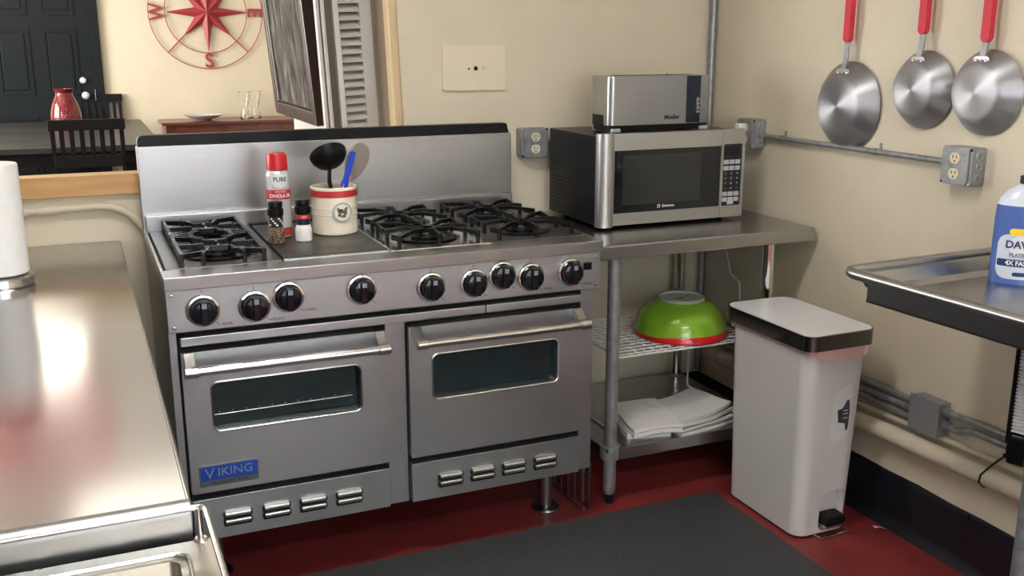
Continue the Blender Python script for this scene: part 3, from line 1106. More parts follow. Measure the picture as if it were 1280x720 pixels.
# door
XS = 1.836
q = MB()
q.ring(rrect(X0 + .035, XS, Z0 - .002, Z1 + .006, .003, 3), rrect(1.422, XS - .004, .930, 1.135, .002, 3), Y0 - .022, Y0 - .001, XZ)
dr = q.build('door', 'end_steel', mw)
q = MB()
q.box(1.418, XS - .001, Y0 - .018, Y0 - .010, .926, 1.139)
q.build('door_glass', 'mw_glass', dr)
q = MB()
q.prism(rrect(1.455, 1.755, .955, 1.118, .006), Y0 - .0187, Y0 - .0178, XZ)
q.build('door_window', 'mw_mesh', dr)
text('door_logo', 'Emerson', .0135, 'ink_white', dr, T(1.632, Y0 - .0185, .9455) @ XZ, .0003, bold=.0003)
q = MB()
q.ring(rrect(1.590, 1.600, .940, .951, .001, 1), rrect(1.592, 1.598, .942, .949, .001, 1), Y0 - .019, Y0 - .0178, XZ)
q.build('door_emblem', 'ink_white', dr)
# column handle
q = MB()
hp = [(X0 + .002, Y0 - .001), (X0 - .001, Y0 - .020), (X0 + .006, Y0 - .034), (X0 + .020, Y0 - .043), (X0 + .036, Y0 - .043), (X0 + .050, Y0 - .036), (X0 + .058, Y0 - .022), (X0 + .058, Y0 - .001)]
q.prism(hp, Z0 - .004, Z1 + .008, bev=.001)
q.build('handle', 'end_steel', dr)
q = MB()
q.ring(rrect(XS + .001, X1, Z0 - .002, Z1 + .006, .003, 3), rrect(XS + .006, X1 - .010, .930, 1.140, .004, 3), Y0 - .022, Y0 - .001, XZ)
pn = q.build('control_frame', 'end_steel', mw)
q = MB()
q.box(XS + .004, X1 - .006, Y0 - .019, Y0 - .010, .926, 1.144)
q.build('control_panel', 'navy', pn)
bx = [XS + .019, XS + .0425, XS + .066]
for z in (1.079, 1.058, .970, .951):
    for x in bx:
        q = MB()
        q.box(x - .0105, x + .0105, Y0 - .0205, Y0 - .0185, z - .0075, z + .0075, .001)
        q.build('button', 'btn', pn)
for r_, z in enumerate((1.040, 1.023, 1.006, .989)):
    for c_, x in enumerate(bx):
        q = MB()
        q.box(x - .009, x + .009, Y0 - .0198, Y0 - .0185, z - .006, z + .006, .0005)
        q.build('button', 'btn_dark', pn)
        s = '123456789*0#'[r_ * 3 + c_]
        if s in '*#':
            s = '-'
        text('button_digit', s, .009, 'ink_white', pn, T(x, Y0 - .0200, z) @ XZ, .0002)
q = MB()
q.box(bx[1] - .013, bx[1] + .013, Y0 - .0205, Y0 - .0185, .934 - .0 - .0005, .9455 + .000, .001)
q.build('button', 'btn', pn)
q = MB()
q.box(XS + .012, XS + .072, Y0 - .0196, Y0 - .0185, 1.102, 1.132)
q.build('display', 'gap', pn)

# toaster
ts = thing('toaster', 'long slot brushed steel toaster with black control strip on the microwave', 'toaster', (0, 0, 0))
TX, TX_, TYF, TYB, TB, TT = 1.444, 1.838, .345, .480, 1.1855, 1.366
q = MB()
q.prism(rrect(TX, TX_, TYF, TYB, .020, 6), TB + .022, TT, bev=.002)
q.build('shell', 'steel', ts)
q = MB()
q.prism(rrect(TX + .004, TX_ - .004, TYF + .004, TYB - .004, .018, 6), TB + .004, TB + .023)
q.build('base', 'black', ts)
q = MB()
q.box(TX + .05, TX_ - .05, (TYF + TYB) / 2 - .018, (TYF + TYB) / 2 + .018, TT - .02, TT + .0008)
q.build('slot', 'gap', ts)
q = MB()
q.box(TX - .0015, TX + .004, TYF + .04, TYB - .02, TB + .022, TB + .055, .001).box(TX - .006, TX + .02, TYF + .045, TYB - .03, TB + .018, TB + .026, .001)
q.build('lever_slot', 'black', ts)
for x in (TX + .010, TX_ - .045):
    for y in (TYF - .004, TYB - .02):
        q = MB()
        q.box(x, x + .032, y, y + .022, TB, TB + .012, .002)
        q.build('foot', 'btn', ts)
q = MB()
q.box(1.738, 1.792, TYF - .0015, TYF + .002, TB + .024, TT - .001)
st = q.build('control_strip', 'navy', ts)
for i in range(4):
    q = MB()
    q.lathe([(.0035, .002), (.0055, .0028), (.0065, .001), (.0065, 0)], 18, T(1.781, TYF - .0014, 1.288 - i * .0135) @ RX(PI / 2))
    q.build('button', 'chrome', st)
text('toaster_logo', 'Müeller', .0195, 'ink_black', ts, T(1.683, TYF - .0003, TB + .044) @ XZ, .0003, bold=.0006)
q = MB()
q.cyl((TX_ - .12, (TYF + TYB) / 2 + .03, TT), (TX_ - .12, (TYF + TYB) / 2 + .03, TT + .004), .004, 12)
q.build('rivet', 'chrome', ts)


# ================================================================== electrics
def outlet_box(name, label, loc, rotz, depth):
    """local frame: faces -y, back at y=0"""
    t = thing(name, label, 'outlet box', loc, rotz)
    q = MB()
    q.prism(rrect(-.051, .051, -.051, .051, .010), -depth, 0, XZ)
    bo = q.build('steel_box', 'galv', t)
    for s in (-1, 1):
        for z in (-.03, 0, .03):
            q = MB()
            q.lathe([(.0095, .0), (.0105, .001), (.0115, .0)], 18, T(s * .051, -depth * .5, z) @ RY(s * PI / 2))
            q.build('knockout', 'alu', bo)
    q = MB()
    pts = rrect(-.052, .052, -.052, .052, .012, 4)
    q.prism(pts, -depth - .004, -depth, XZ, bev=.001)
    q.prism(rrect(-.044, .044, -.048, .048, .008), -depth - .010, -depth - .003, XZ, bev=.003)
    cv = q.build('cover', 'galv', t)
    for sx in (-1, 1):
        for sz in (-1, 1):
            q = MB()
            q.lathe([(0, .003), (.003, .0025), (.0045, 0), (0, 0)], 12, T(sx * .046, -depth - .004, sz * .046) @ RX(PI / 2))
            q.build('cover_screw', 'gap' if sx * sz > 0 else 'alu', cv)
    for z in (.021, -.021):
        q = MB()
        q.prism([(x * 1.0, max(-.0145, min(.0145, y)) + z) for x, y in ngon(0, 0, .0172, 32)], -depth - .013, -depth - .009, XZ, bev=.001)
        ro = q.build('receptacle', 'ivory', t)
        q = MB()
        q.box(-.0072, -.0048, -depth - .0134, -depth - .0125, z - .001, z + .009).box(.0048, .0072, -depth - .0134, -depth - .0125, z, z + .008)
        q.prism(ngon(0, z - .0075, .0026, 10), -depth - .0134, -depth - .0125, XZ)
        q.build('slots', 'gap', ro)
    q = MB()
    q.lathe([(0, .002), (.0025, .0015), (.003, 0), (0, 0)], 10, T(0, -depth - .010, 0) @ RX(PI / 2))
    q.build('centre_screw', 'alu', t)
    return t


outlet_box('outlet_box', 'galvanised outlet box on the back wall between range and microwave', (1.318, YB, 1.130), 0, .045)
outlet_box('outlet_box', 'galvanised outlet box with angled cover on the right wall below the pans', (XR, -.548, 1.150), -PI / 2, .048)
outlet_box('outlet_box', 'galvanised outlet box with a white plug behind the microwave', (XR, .405, 1.158), -PI / 2, .045)
q = MB()
q.tube([(1.369, YB - .022, 1.128), (1.40, YB - .022, 1.128), (2.03, YB - .022, 1.128)], .009, 12)
tag(q.build('conduit', 'galv'), 'short conduit leaving the outlet box on the back wall toward the microwave', 'conduit')

cd = thing('conduit', 'thin galvanised conduit running under the frying pans on the right wall', 'conduit', (0, 0, 0))
q = MB()
q.tube([(XR - .022, .35, 1.153), (XR - .020, .0, 1.153), (XR - .022, -.497, 1.153)], .009, 14)
q.build('pipe', 'galv', cd)
for y in (.24, -.21):
    q = MB()
    q.tube([(XR - .022, y - .008, 1.153), (XR - .022, y + .008, 1.153)], .0110, 14)
    q.box(XR - .006, XR - .001, y - .003, y + .003, 1.155, 1.178, .001)
    q.build('strap', 'galv', cd)
for ya, yb in ((.352, .33), (-.497, -.475)):
    q = MB()
    q.tube([(XR - .022, ya, 1.153), (XR - .022, yb, 1.153)], .0130, 12)
    q.build('connector', 'galv', cd)
# plug and cord
pc = thing('power_cord', 'white plug with pale cord hanging down behind the microwave', 'cord', (0, 0, 0))
q = MB()
q.box(XR - .088, XR - .058, .392, .422, 1.162, 1.194, .006)
q.build('plug', 'white_pl', pc)
q = MB()
q.tube([(XR - .088, .407, 1.178), (XR - .105, .43, 1.165), (XR - .075, .50, 1.05), (XR - .022, .55, .93), (XR - .010, .56, .86), (XR - .010, .54, .70), (XR - .012, .50, .62), (XR - .014, .44, .60), (XR - .014, .43, .50), (XR - .014, .43, .44)], .0035, 8)
q.build('cable', 'white_pl', pc)
# vertical corner conduit
q = MB()
q.tube([(XR - .024, YB - .024, .19), (XR - .024, YB - .024, CEIL)], .013, 14)
tag(q.build('conduit', 'galv'), 'vertical galvanised conduit in the corner behind the toaster', 'conduit')
# blank cover plate
bp_ = thing('cover_plate', 'large painted blank cover plate with small holes on the back wall', 'cover plate', (1.107, YB, 1.389))
q = MB()
q.prism(rrect(-.114, .114, -.0755, .0755, .004), -.008, 0, XZ, bev=.003)
q.build('plate', 'plate', bp_)
q = MB()
q.prism(ngon(.006, -.002, .0075, 18), -.0088, -.0075, XZ).prism(ngon(-.019, -.003, .0035, 12), -.0086, -.0075, XZ)
q.build('holes', 'gap', bp_)
q = MB()
q.ring(ngon(.034, -.002, .005, 16), ngon(.034, -.002, .0035, 16), -.0092, -.0075, XZ)
q.build('screw_ring', 'galv_paint', bp_)
# conduit below the sill
q = MB()
pp = [(-1.6, YB - .018, .985), (-.31, YB - .018, .988), (-.12, YB - .018, .993), (-.085, YB - .018, .989), (-.055, YB - .018, .978), (-.030, YB - .018, .960), (-.010, YB - .018, .935), (.010, YB - .013, .905), (.02, YB - .012, .86)]
q.tube(pp, .0115, 14)
co = q.build('pipe', 'pipe_wall', thing('conduit', 'cream painted conduit bending down under the wooden sill', 'conduit', (0, 0, 0)))
q = MB()
q.tube([(-.285, YB - .018, .988), (-.235, YB - .018, .9895)], .0145, 14)
q.build('coupling', 'pipe_wall', co.parent)
q = MB()
q.tube([(-.345, YB - .018, .987), (-.315, YB - .018, .988)], .016, 14)
q.box(-.345, -.325, YB - .014, YB, .97, 1.015, .002)
q.build('strap', 'pipe_wall', co.parent)

# low pipes on the right wall
jb = thing('junction_box', 'grey square junction box on the low conduits of the right wall', 'junction box', (0, 0, 0))
q = MB()
q.box(XR - .046, XR, -.575, -.470, .366, .468, .003)
q.build('steel_box', 'galv', jb)
q = MB()
q.box(XR - .050, XR - .046, -.578, -.467, .363, .471, .001)
q.build('cover', 'galv_paint', jb)
for i, (z, lab) in enumerate(((.437, 'upper'), (.411, 'middle'), (.384, 'lower'))):
    q = MB()
    q.tube([(XR - .020, .64, z), (XR - .020, -.47, z)], .0105, 12)
    q.tube([(XR - .020, -.452, z), (XR - .020, -.470, z)], .0135, 12)
    tag(q.build('conduit', 'galv'), lab + ' of three low galvanised conduits left of the grey junction box', 'conduit')
for z0, z1, lab in ((.444, .455, 'upper'), (.402, .428, 'lower')):
    q = MB()
    q.tube([(XR - .020, -.575, z0), (XR - .020, -.63, z0), (XR - .020, -.68, z1 - .008), (XR - .020, -2.4, z1)], .0105, 12)
    q.tube([(XR - .020, -.575, z0), (XR - .020, -.595, z0)], .0135, 12)
    tag(q.build('conduit', 'galv'), lab + ' of two low galvanised conduits right of the grey junction box', 'conduit')
bpz = thing('pipe', 'thick cream drain pipe along the foot of the right wall', 'pipe', (0, 0, 0))
q = MB()
q.tube([(XR - .042, .52, .295), (XR - .042, -.27, .310), (XR - .042, -2.6, .365)], .027, 20)
q.build('pipe_run', 'pipe_cream', bpz)
for ya, yb in ((.44, .39), (.54, .49)):
    q = MB()
    q.tube([(XR - .042, ya, .2965), (XR - .042, yb, .2970)], .032, 20)
    q.build('coupling', 'pipe_cream', bpz)
q = MB()
q.tube([(XR - .012, .60, .338), (XR - .012, -.27, .350), (XR - .012, -2.6, .40)], .0095, 12)
tag(q.build('pipe', 'pipe_wall'), 'thin cream pipe just above the thick drain pipe', 'pipe')
q = MB()
zc = .3235
yc = -.765
q.tube([(XR - .002, yc - .012, .385), (XR - .022, yc - .008, .375), (XR - .05, yc, zc + .0295), (XR - .070, yc + .006, zc + .010), (XR - .070, yc + .010, zc - .012), (XR - .052, yc + .008, zc - .029), (XR - .030, yc, zc - .029)], .0028, 8)
q.box(XR - .010, XR - .001, yc - .018, yc - .006, .380, .391, .002)
tag(q.build('zip_tie', 'black'), 'black cable tie looped round the thick drain pipe', 'zip tie')


# ================================================================== frying pans on the right wall
def pan(label, y, z, R, sleeve_z, top_z, tilt=0.0):
    # local: pan axis along -x (bottom faces the room), origin on the wall at pan centre
    t = thing('frying_pan', label, 'frying pan', (XR, y, z), 0, 'frying pans on the wall')
    m = RY(-PI / 2)         # local +z -> -x
    k = R / .135
    q = MB()
    pr = [(.0, .058), (.070 * k, .058), (.084 * k, .0565), (.094 * k, .052), (.112 * k, .036), (.128 * k, .018), (.1335 * k, .011), (.135 * k, .0085), (.1335 * k, .0075), (.124 * k, .016), (.108 * k, .034), (.090 * k, .049), (.0, .054)]
    q.lathe(pr, 72)
    po = q.build('pan_body', 'spun', t)
    po.rotation_euler = (0, -PI / 2, 0)
    # handle strap riveted to the upper flank
    hz = sleeve_z - z
    q = MB()
    zr = R * .80
    q.prism([(.040, zr - .022), (.043, zr - .022), (.041, zr + .006), (.034, R + .012), (.033, hz + .02), (.029, hz + .02), (.030, R + .010), (.036, zr + .004)], -.0095, .0095, Matrix(((-1, 0, 0, 0), (0, 0, 1, 0), (0, 1, 0, 0), (0, 0, 0, 1))), bev=.0008)
    hb = q.build('handle', 'galv', t)
    q = MB()
    q.prism(rrect(-.030 * k, .030 * k, zr - .024, zr + .004, .008), .040, .0435, Matrix(((0, 0, -1, 0), (1, 0, 0, 0), (0, 1, 0, 0), (0, 0, 0, 1))), bev=.001)
    pl = q.build('rivet_plate', 'alu', t)
    for u in (-.018 * k, 0, .018 * k):
        q = MB()
        q.lathe([(0, .004), (.004, .003), (.0055, 0), (0, 0)], 14, T(-.0435, u, zr - .008) @ RY(-PI / 2))
        q.build('rivet', 'alu', pl)
    q = MB()
    tz = top_z - z
    q.prism(rrect(-.0135, .0135, hz, tz, .010), .022, .040, Matrix(((0, 0, -1, 0), (1, 0, 0, 0), (0, 1, 0, 0), (0, 0, 0, 1))), bev=.004)
    sl = q.build('grip_sleeve', 'red_rubber', t)
    q = MB()
    q.prism(rrect(-.005, .005, tz - .035, tz - .015, .004), .0215, .0405, Matrix(((0, 0, -1, 0), (1, 0, 0, 0), (0, 1, 0, 0), (0, 0, 0, 1))))
    q.build('hang_hole', 'gap', sl)
    h = thing('wall_hook', 'small wall hook holding the ' + ('large left' if R > .12 else ('middle' if y > -.45 else 'right')) + ' frying pan', 'hook', (XR, y, top_z), 0, 'pan hooks on the wall')
    q = MB()
    q.tube([(0, 0, -.01), (-.03, 0, -.017), (-.050, 0, -.022), (-.052, 0, -.005)], .0035, 8)
    q.box(-.004, 0, -.012, .012, -.03, .02, .001)
    q.build('hook_wire', 'galv', h)
    return t


pan('large aluminium frying pan with red handle, leftmost of the three', -.062, 1.281, .137, 1.474, 1.655)
pan('smaller aluminium frying pan with red handle, between the other two', -.364, 1.344, .110, 1.497, 1.665)
pan('aluminium frying pan with red handle, rightmost of the three', -.584, 1.346, .113, 1.476, 1.655)

# ================================================================== trash can
tcx = thing('trash_can', 'slim white step trash can with black lid rim beside the work table', 'trash can', (0, 0, 0))
CX0, CX1, CY0, CY1 = 1.716, 1.940, -.385, .006
q = MB()
top = rrect(CX0, CX1, CY0, CY1, .042, 6)
bot = rrect(CX0 + .016, CX1 - .010, CY0 + .020, CY1 - .010, .042, 6)
n = len(top)
# body as a tapered open shell, with a pedal recess plate on the front
q._add([(p[0], p[1], .612) for p in top] + [(p[0], p[1], .010) for p in bot], [(i, (i + 1) % n, n + (i + 1) % n, n + i) for i in range(n)] + [tuple(range(n, 2 * n)), tuple(range(n))[::-1]])
bodyo = q.build('body', 'can_white', tcx)
fy = CY0 + .0185
# the recess over the pedal is cut into the body
q = MB()
q.prism(rrect(1.812, 1.902, .016, .146, .022, 6), CY0 - .05, CY0 + .052, XZ)
cut = q.build('pedal_cutter', 'can_white')
md = bodyo.modifiers.new('cut', 'BOOLEAN')
md.object = cut
md.operation = 'DIFFERENCE'
md.solver = 'EXACT'
dg = bpy.context.evaluated_depsgraph_get()
me2 = bpy.data.meshes.new_from_object(bodyo.evaluated_get(dg))
bodyo.modifiers.clear()
bodyo.data = me2
me2.set_sharp_from_angle(angle=math.radians(35))
wnm = bodyo.modifiers.new('weighted_cut', 'WEIGHTED_NORMAL')
wnm.weight = 100
wnm.keep_sharp = True
bpy.data.objects.remove(cut)
q = MB()
q.box(1.817, 1.897, fy - .030, fy + .028, .044, .070, .008, seg=3)
q.build('pedal', 'black', tcx)
q = MB()
q.tube([(1.80, fy + .0, .006), (1.803, fy - .022, .006), (1.915, fy - .020, .006), (1.918, fy + .0, .006)], .0045, 8)
q.box(1.820, 1.894, fy - .028, fy + .024, .034, .043, .003)
q.build('pedal_bar', 'steel_bright', tcx)
q = MB()
LX0, LX1, LY0, LY1 = CX0 - .016, CX1 + .012, CY0 - .014, CY1 + .016
q.ring(rrect(LX0, LX1, LY0, LY1, .036, 8), rrect(LX0 + .008, LX1 - .008, LY0 + .008, LY1 - .008, .030, 8), .612, .657)
q.build('lid_rim', 'lid_metal', tcx)
q = MB()
q.prism(rrect(LX0 + .004, LX1 - .004, LY0 + .004, LY1 - .004, .034, 8), .622, .660, bev=.002)
q.build('lid', 'lid_white', tcx)
# torn sticker
q = MB()
sy = CY0 + .0065


def stick(z):
    return CY0 + .022 * (1 - (z - .01) / .602) - .0012


pts = [(1.822, .318), (1.824, .440), (1.840, .478), (1.886, .492), (1.892, .420), (1.888, .322), (1.850, .312)]
q._add([(u, stick(v), v) for u, v in pts], [tuple(range(len(pts)))])
so = q.build('sticker', 'sticker', bodyo)
q = MB()
pts = [(1.840, .412), (1.858, .416), (1.866, .428), (1.872, .440), (1.880, .442), (1.884, .430), (1.887, .400), (1.886, .346), (1.878, .340), (1.872, .366), (1.846, .372), (1.844, .392)]
q._add([(u, stick(v) - .0006, v) for u, v in pts], [tuple(range(len(pts)))])
q.build('sticker_print', 'sticker_ink', so)
q = MB()
for z in (.408, .398, .384):
    q.box(1.862, 1.880, stick(z) - .0013, stick(z) - .0009, z - .0012, z + .0012)
q.build('sticker_lines', 'ink_white', so)
# pink bag
q = MB()
n = 96
pp = []
base = rrect(CX0 - .003, CX1 + .004, CY0 - .004, CY1 + .003, .034, 23)
n = len(base)
rows = []
cx, cy = (CX0 + CX1) / 2, (CY0 + CY1) / 2
for lev in range(4):
    row = []
    for i, p in enumerate(base):
        s_ = i / n * 2 * PI
        w1 = .5 + .5 * math.sin(3 * s_ + 1.0)
        front = max(0, min(1, (cy - p[1]) / .15))
        low = .602 - .010 * w1 - .007 * math.sin(7 * s_) - .016 * front * max(0, min(1, (p[0] - CX0) / .15))
        z = .614 + (low - .614) * lev / 3
        off = 1 + (.012 * math.sin(11 * s_ + lev) + .010 * math.sin(23 * s_)) * (lev / 3) + .006 * lev / 3
        row.append((cx + (p[0] - cx) * off, cy + (p[1] - cy) * off, z))
    rows.append(row)
for a, b2 in zip(rows, rows[1:]):
    q._add(a + b2, [(i, (i + 1) % n, n + (i + 1) % n, n + i) for i in range(n)])
bmesh.ops.remove_doubles(q.bm, verts=q.bm.verts[:], dist=1e-6)
tag(q.build('trash_bag', 'pink', ang=80), 'pink trash bag folded over the rim of the white can', 'bag')

# ================================================================== sink drainboard on the right
SA = math.radians(2.6)
sk = thing('sink_drainboard', 'stainless steel sink drainboard with rolled rim on the right wall', 'sink', (1.540, -.695, 0), SA)
ZR = .930
L_ = 1.35
DW = .532
DWE = .470
q = MB()
# pan: floor, end wall and front wall as one shell
iw = .045


def lay(y):
    return y


vs_ = [(.012, -.012, ZR), (DW, -.012, ZR), (DWE, -L_, ZR), (.012, -L_, ZR),
       (.020, -.022, ZR - .004), (DW, -.022, ZR - .004), (DWE, -L_, ZR - .004), (.020, -L_, ZR - .004),
       (.030, -.040, ZR - .032), (DW, -.040, ZR - .032), (DWE, -L_, ZR - .036), (.030, -L_, ZR - .036),
       (.046, -.060, ZR - .042), (DW, -.060, ZR - .042), (DWE, -L_, ZR - .052), (.046, -L_, ZR - .052)]
fs_ = []
for r_ in (0, 4, 8):
    for i in range(4):
        if i == 1 or i == 2:
            continue
        jn = (i + 1) % 4
        fs_.append((r_ + i, r_ + jn, r_ + 4 + jn, r_ + 4 + i))
fs_.append((12, 13, 14, 15))
q._add(vs_, fs_)
q.bm.verts.ensure_lookup_table()
q.prism([(DW - .004, -.012), (DW + .004, -.012), (DWE + .004, -L_), (DWE - .004, -L_)], ZR - .045, ZR + .012)
q.build('basin', 'steel_table', sk, ang=20)
q = MB()
rm = [(DW - .004, 0, ZR + .002), (.030, 0, ZR + .002), (.016, -.004, ZR + .002), (.004, -.016, ZR + .002), (0, -.030, ZR + .001), (0, -L_, ZR)]
q.tube(rm, .0135, 16)
q.build('rolled_rim', 'steel', sk)
q = MB()
q.box(.018, .050, -L_, -.055, ZR - .066, ZR - .010, .006)
q.box(.02, DWE - .01, -L_, -.055, ZR - .066, ZR - .055)
q.build('apron', 'steel_side', sk)
for y in (-.50, -L_ + .05):
    for x in (.09, DWE - .06):
        q = MB()
        q.cyl((x, y, .03), (x, y, ZR - .06), .0205, 20)
        lo = q.build('leg', 'galv', sk)
        q = MB()
        q.lathe([(0, 0), (.013, 0), (.016, .006), (.015, .03), (0, .03)], 16, T(x, y, 0))
        q.build('foot', 'black', lo)

# soap bottle
sb = thing('dish_soap_bottle', 'blue dish soap bottle with silver label on the drainboard', 'bottle', (1.992, -.812, .8795), -.78)
SYR = .62
q = MB()
q.lathe([(0, 0), (.058, 0), (.066, .006), (.068, .02), (.068, .17), (.066, .205)], 48, sy=SYR)
q.build('soap_body', 'soap_blue', sb)
q = MB()
q.lathe([(.066, .205), (.060, .222), (.046, .240), (.028, .252), (.018, .258), (.017, .262), (0, .262)], 48, sy=SYR)
q.build('shoulder', 'soap_top', sb)
q = MB()
q.lathe([(.020, .258), (.021, .260), (.021, .276), (.012, .280), (.008, .292), (0, .293)], 28)
q.build('cap', 'ink_black', sb)


def ewrap(mb, pts, a_, b_, n=30):
    us = [p[0] for p in pts]
    u0, u1 = min(us), max(us)
    vs, fs = [], []
    for i in range(n + 1):
        u = u0 + (u1 - u0) * min(max(i / n, 1e-4), 1 - 1e-4)
        zs = []
        for k in range(len(pts)):
            p, p2 = pts[k], pts[(k + 1) % len(pts)]
            if (p[0] - u) * (p2[0] - u) <= 0 and p[0] != p2[0]:
                zs.append(p[1] + (u - p[0]) / (p2[0] - p[0]) * (p2[1] - p[1]))
        y = -b_ * math.sqrt(max(0, 1 - (u / a_) ** 2))
        vs += [(u, y, min(zs)), (u, y, max(zs))]
    for i in range(n):
        fs.append((2 * i, 2 * i + 2, 2 * i + 3, 2 * i + 1))
    mb._add(vs, fs)


A_, B_ = .0685, .0685 * SYR
q = MB()
ewrap(q, rrect(-.056, .056, .022, .135, .024, 6), A_, B_)
lb = q.build('label', 'soap_label', sb)
q = MB()
ewrap(q, ngon(0, .108, .034, 24, .1, .72), A_ + .0004, B_ + .0004)
q.build('brand_disc', 'lid_white', lb)
q = MB()
ewrap(q, rrect(-.054, .054, .054, .072, .002, 2), A_ + .0004, B_ + .0004)
q.build('claim_band', 'soap_navy', lb)
q = MB()
ewrap(q, rrect(-.034, .034, .133, .150, .008, 4), A_ + .0006, B_ + .0006)
q.build('yellow_tab', 'yellow', lb)
q = MB()
ewrap(q, rrect(-.018, .018, .030, .040, .004, 3), A_ + .0006, B_ + .0006)
q.build('size_tab', 'soap_navy', lb)
for s, sz, mm_, z in (('DAWN', .026, 'soap_navy', .109), ('PLATINUM', .013, 'ink_grey', .083), ('4X FASTER', .016, 'ink_white', .063)):
    o_ = text('label_lettering', s, sz, mm_, lb, XZ, .0003, bold=.0006 if sz > .012 else 0, sx=.95)
    for v in o_.data.vertices:
        u = max(-A_ * .98, min(A_ * .98, v.co.x))
        v.co = Vector((u, v.co.y - (B_ + .0012) * math.sqrt(1 - (u / (A_ + .001)) ** 2), v.co.z + z))

# white ribbed brush with black end at the right edge, under the drainboard
br = thing('scrub_brush', 'white ribbed brush with rounded black end hanging below the drainboard', 'brush', (1.752, -1.078, 0), .35)
q = MB()
q.box(-.042, .050, -.016, .016, .625, .845, .010, seg=3)
for k in range(26):
    z = .628 + k * .0082
    q.box(-.0455, -.038, -.015, .015, z, z + .005, .001)
q.build('bristle_block', 'lid_white', br)
q = MB()
q.prism(rrect(-.046, .054, .545, .628, .022, 6), -.020, .020, XZ, bev=.004)
q.build('end_cap', 'black', br)
q = MB()
q.box(-.050, .054, .016, .024, .60, .864, .003)
q.build('back_plate', 'black', br)

# ================================================================== steel counter on the left
cn = thing('steel_counter', 'worn stainless steel counter in the left foreground', 'counter', (0, 0, 0))
CXR, CYF, CZT = -.069, -1.272, .881
q = MB()


def wav(u, v):
    x, y = -1.25 + (CXR + 1.25) * u, CYF + .012 + (YB - .004 - CYF - .012) * v
    e_ = min(1, min(u, 1 - u) * 12) * min(1, min(v, 1 - v) * 12)
    z = CZT + e_ * (.0011 * math.sin(9 * x + 3 * y) * math.sin(4.3 * y + 1.2) + .0007 * math.sin(17 * x - 6 * y + 2))
    return (x, y, z)


q.grid(40, 60, wav)
q.box(-1.25, CXR, CYF + .012, YB - .004, CZT - .04, CZT - .004)
q.bm.faces.ensure_lookup_table()
q.build('counter_top', 'steel_counter', cn, ang=40)
q = MB()
q.prism([(CYF + .018, CZT + .001), (CYF + .006, CZT + .0005), (CYF - .004, CZT - .006), (CYF - .006, CZT - .014), (CYF - .004, CZT - .062), (CYF + .02, CZT - .062), (CYF + .02, CZT - .004)], -1.25, CXR, YZ)
q.build('front_edge', 'steel', cn)
q = MB()
q.prism([(CXR - .003, CZT + .0006), (CXR + .003, CZT - .003), (CXR + .003, CZT - .045), (CXR - .003, CZT - .045)], CYF + .01, YB - .004, XZ)
q.build('side_edge', 'steel', cn)
q = MB()
q.box(-1.23, CXR - .02, CYF + .06, YB - .03, .12, CZT - .045)
q.build('cabinet', 'steel_side', cn)
for x in (-1.18, CXR - .06):
    for y in (CYF + .12, YB - .1):
        q = MB()
        q.cyl((x, y, 0), (x, y, .125), .022, 18)
        q.build('leg', 'steel', cn)

# tray with gallery rail in front of the counter
tr = thing('tray_stand', 'stainless tray with raised wire gallery rail in front of the counter', 'tray', (0, 0, 0))
AX1, AY1, AY0, AZ = -.042, -1.292, -1.95, .838
q = MB()
n = 6
q.ring(rrect(-1.2, AX1, AY0, AY1, .006, n), rrect(-1.15, AX1 - .040, AY0 + .04, AY1 - .034, .018, n), AZ - .012, AZ)
q.build('flange', 'steel_tray', tr)
q = MB()
q.ring(rrect(-1.152, AX1 - .038, AY0 + .038, AY1 - .032, .020, n), rrect(-1.14, AX1 - .050, AY0 + .05, AY1 - .044, .014, n), AZ - .022, AZ - .001)
q.prism(rrect(-1.15, AX1 - .040, AY0 + .04, AY1 - .034, .018, n), AZ - .026, AZ - .020)
q.build('well', 'steel_tray', tr)
q = MB()
q.tube([(p[0], p[1], AZ + .0015) for p in rrect(-1.152, AX1 - .038, AY0 + .038, AY1 - .032, .020, n)], .003, 8, True)
q.build('well_bead', 'steel_bright', tr)
q = MB()
gx = AX1 - .012
gy = AY1 + .004
gz = CZT + .002
q.tube([(-1.19, gy, gz), (gx - .012, gy, gz), (gx - .004, gy - .001, gz), (gx, gy - .006, gz), (gx + .002, gy - .014, gz), (gx + .004, AY0 + .01, gz)], .0042, 12)
rl = q.build('gallery_rail', 'steel_bright', tr)
for x, y in ((gx - .006, gy - .004), (gx + .003, AY0 + .05)):
    q = MB()
    q.cyl((x, y, AZ), (x, y, gz), .0042, 12)
    q.lathe([(0, .004), (.008, .003), (.010, 0), (0, 0)], 16, T(x, y, AZ))
    q.build('rail_post', 'steel_bright', rl)
q = MB()
q.box(-1.19, AX1 - .02, AY0 + .02, AY1 - .02, 0.02, AZ - .03)
q.build('stand_body', 'steel_side', tr)

# paper towels
pt = thing('paper_towel_holder', 'steel paper towel holder with a white roll on the counter', 'paper towel holder', (-.368, .205, CZT), 0)
q = MB()
q.lathe([(0, 0), (.073, 0), (.076, .004), (.076, .022), (.072, .026), (.03, .029), (0, .029)], 48)
q.build('base', 'steel_bright', pt)
q = MB()
q.lathe([(0, .02), (.006, .02), (.006, .335), (.011, .340), (.012, .350), (0, .356)], 20)
q.build('post', 'steel_bright', pt)
q = MB()
q.lathe([(.019, .031), (.064, .031), (.066, .034), (.066, .302), (.064, .305), (.019, .305)], 56)
q.lathe([(.0190, .031), (.0192, .305)], 24)
tag(q.build('paper_towel_roll', 'paper', loc=(-.368, .205, CZT)), 'white paper towel roll standing at the left edge of the photo', 'paper towel')

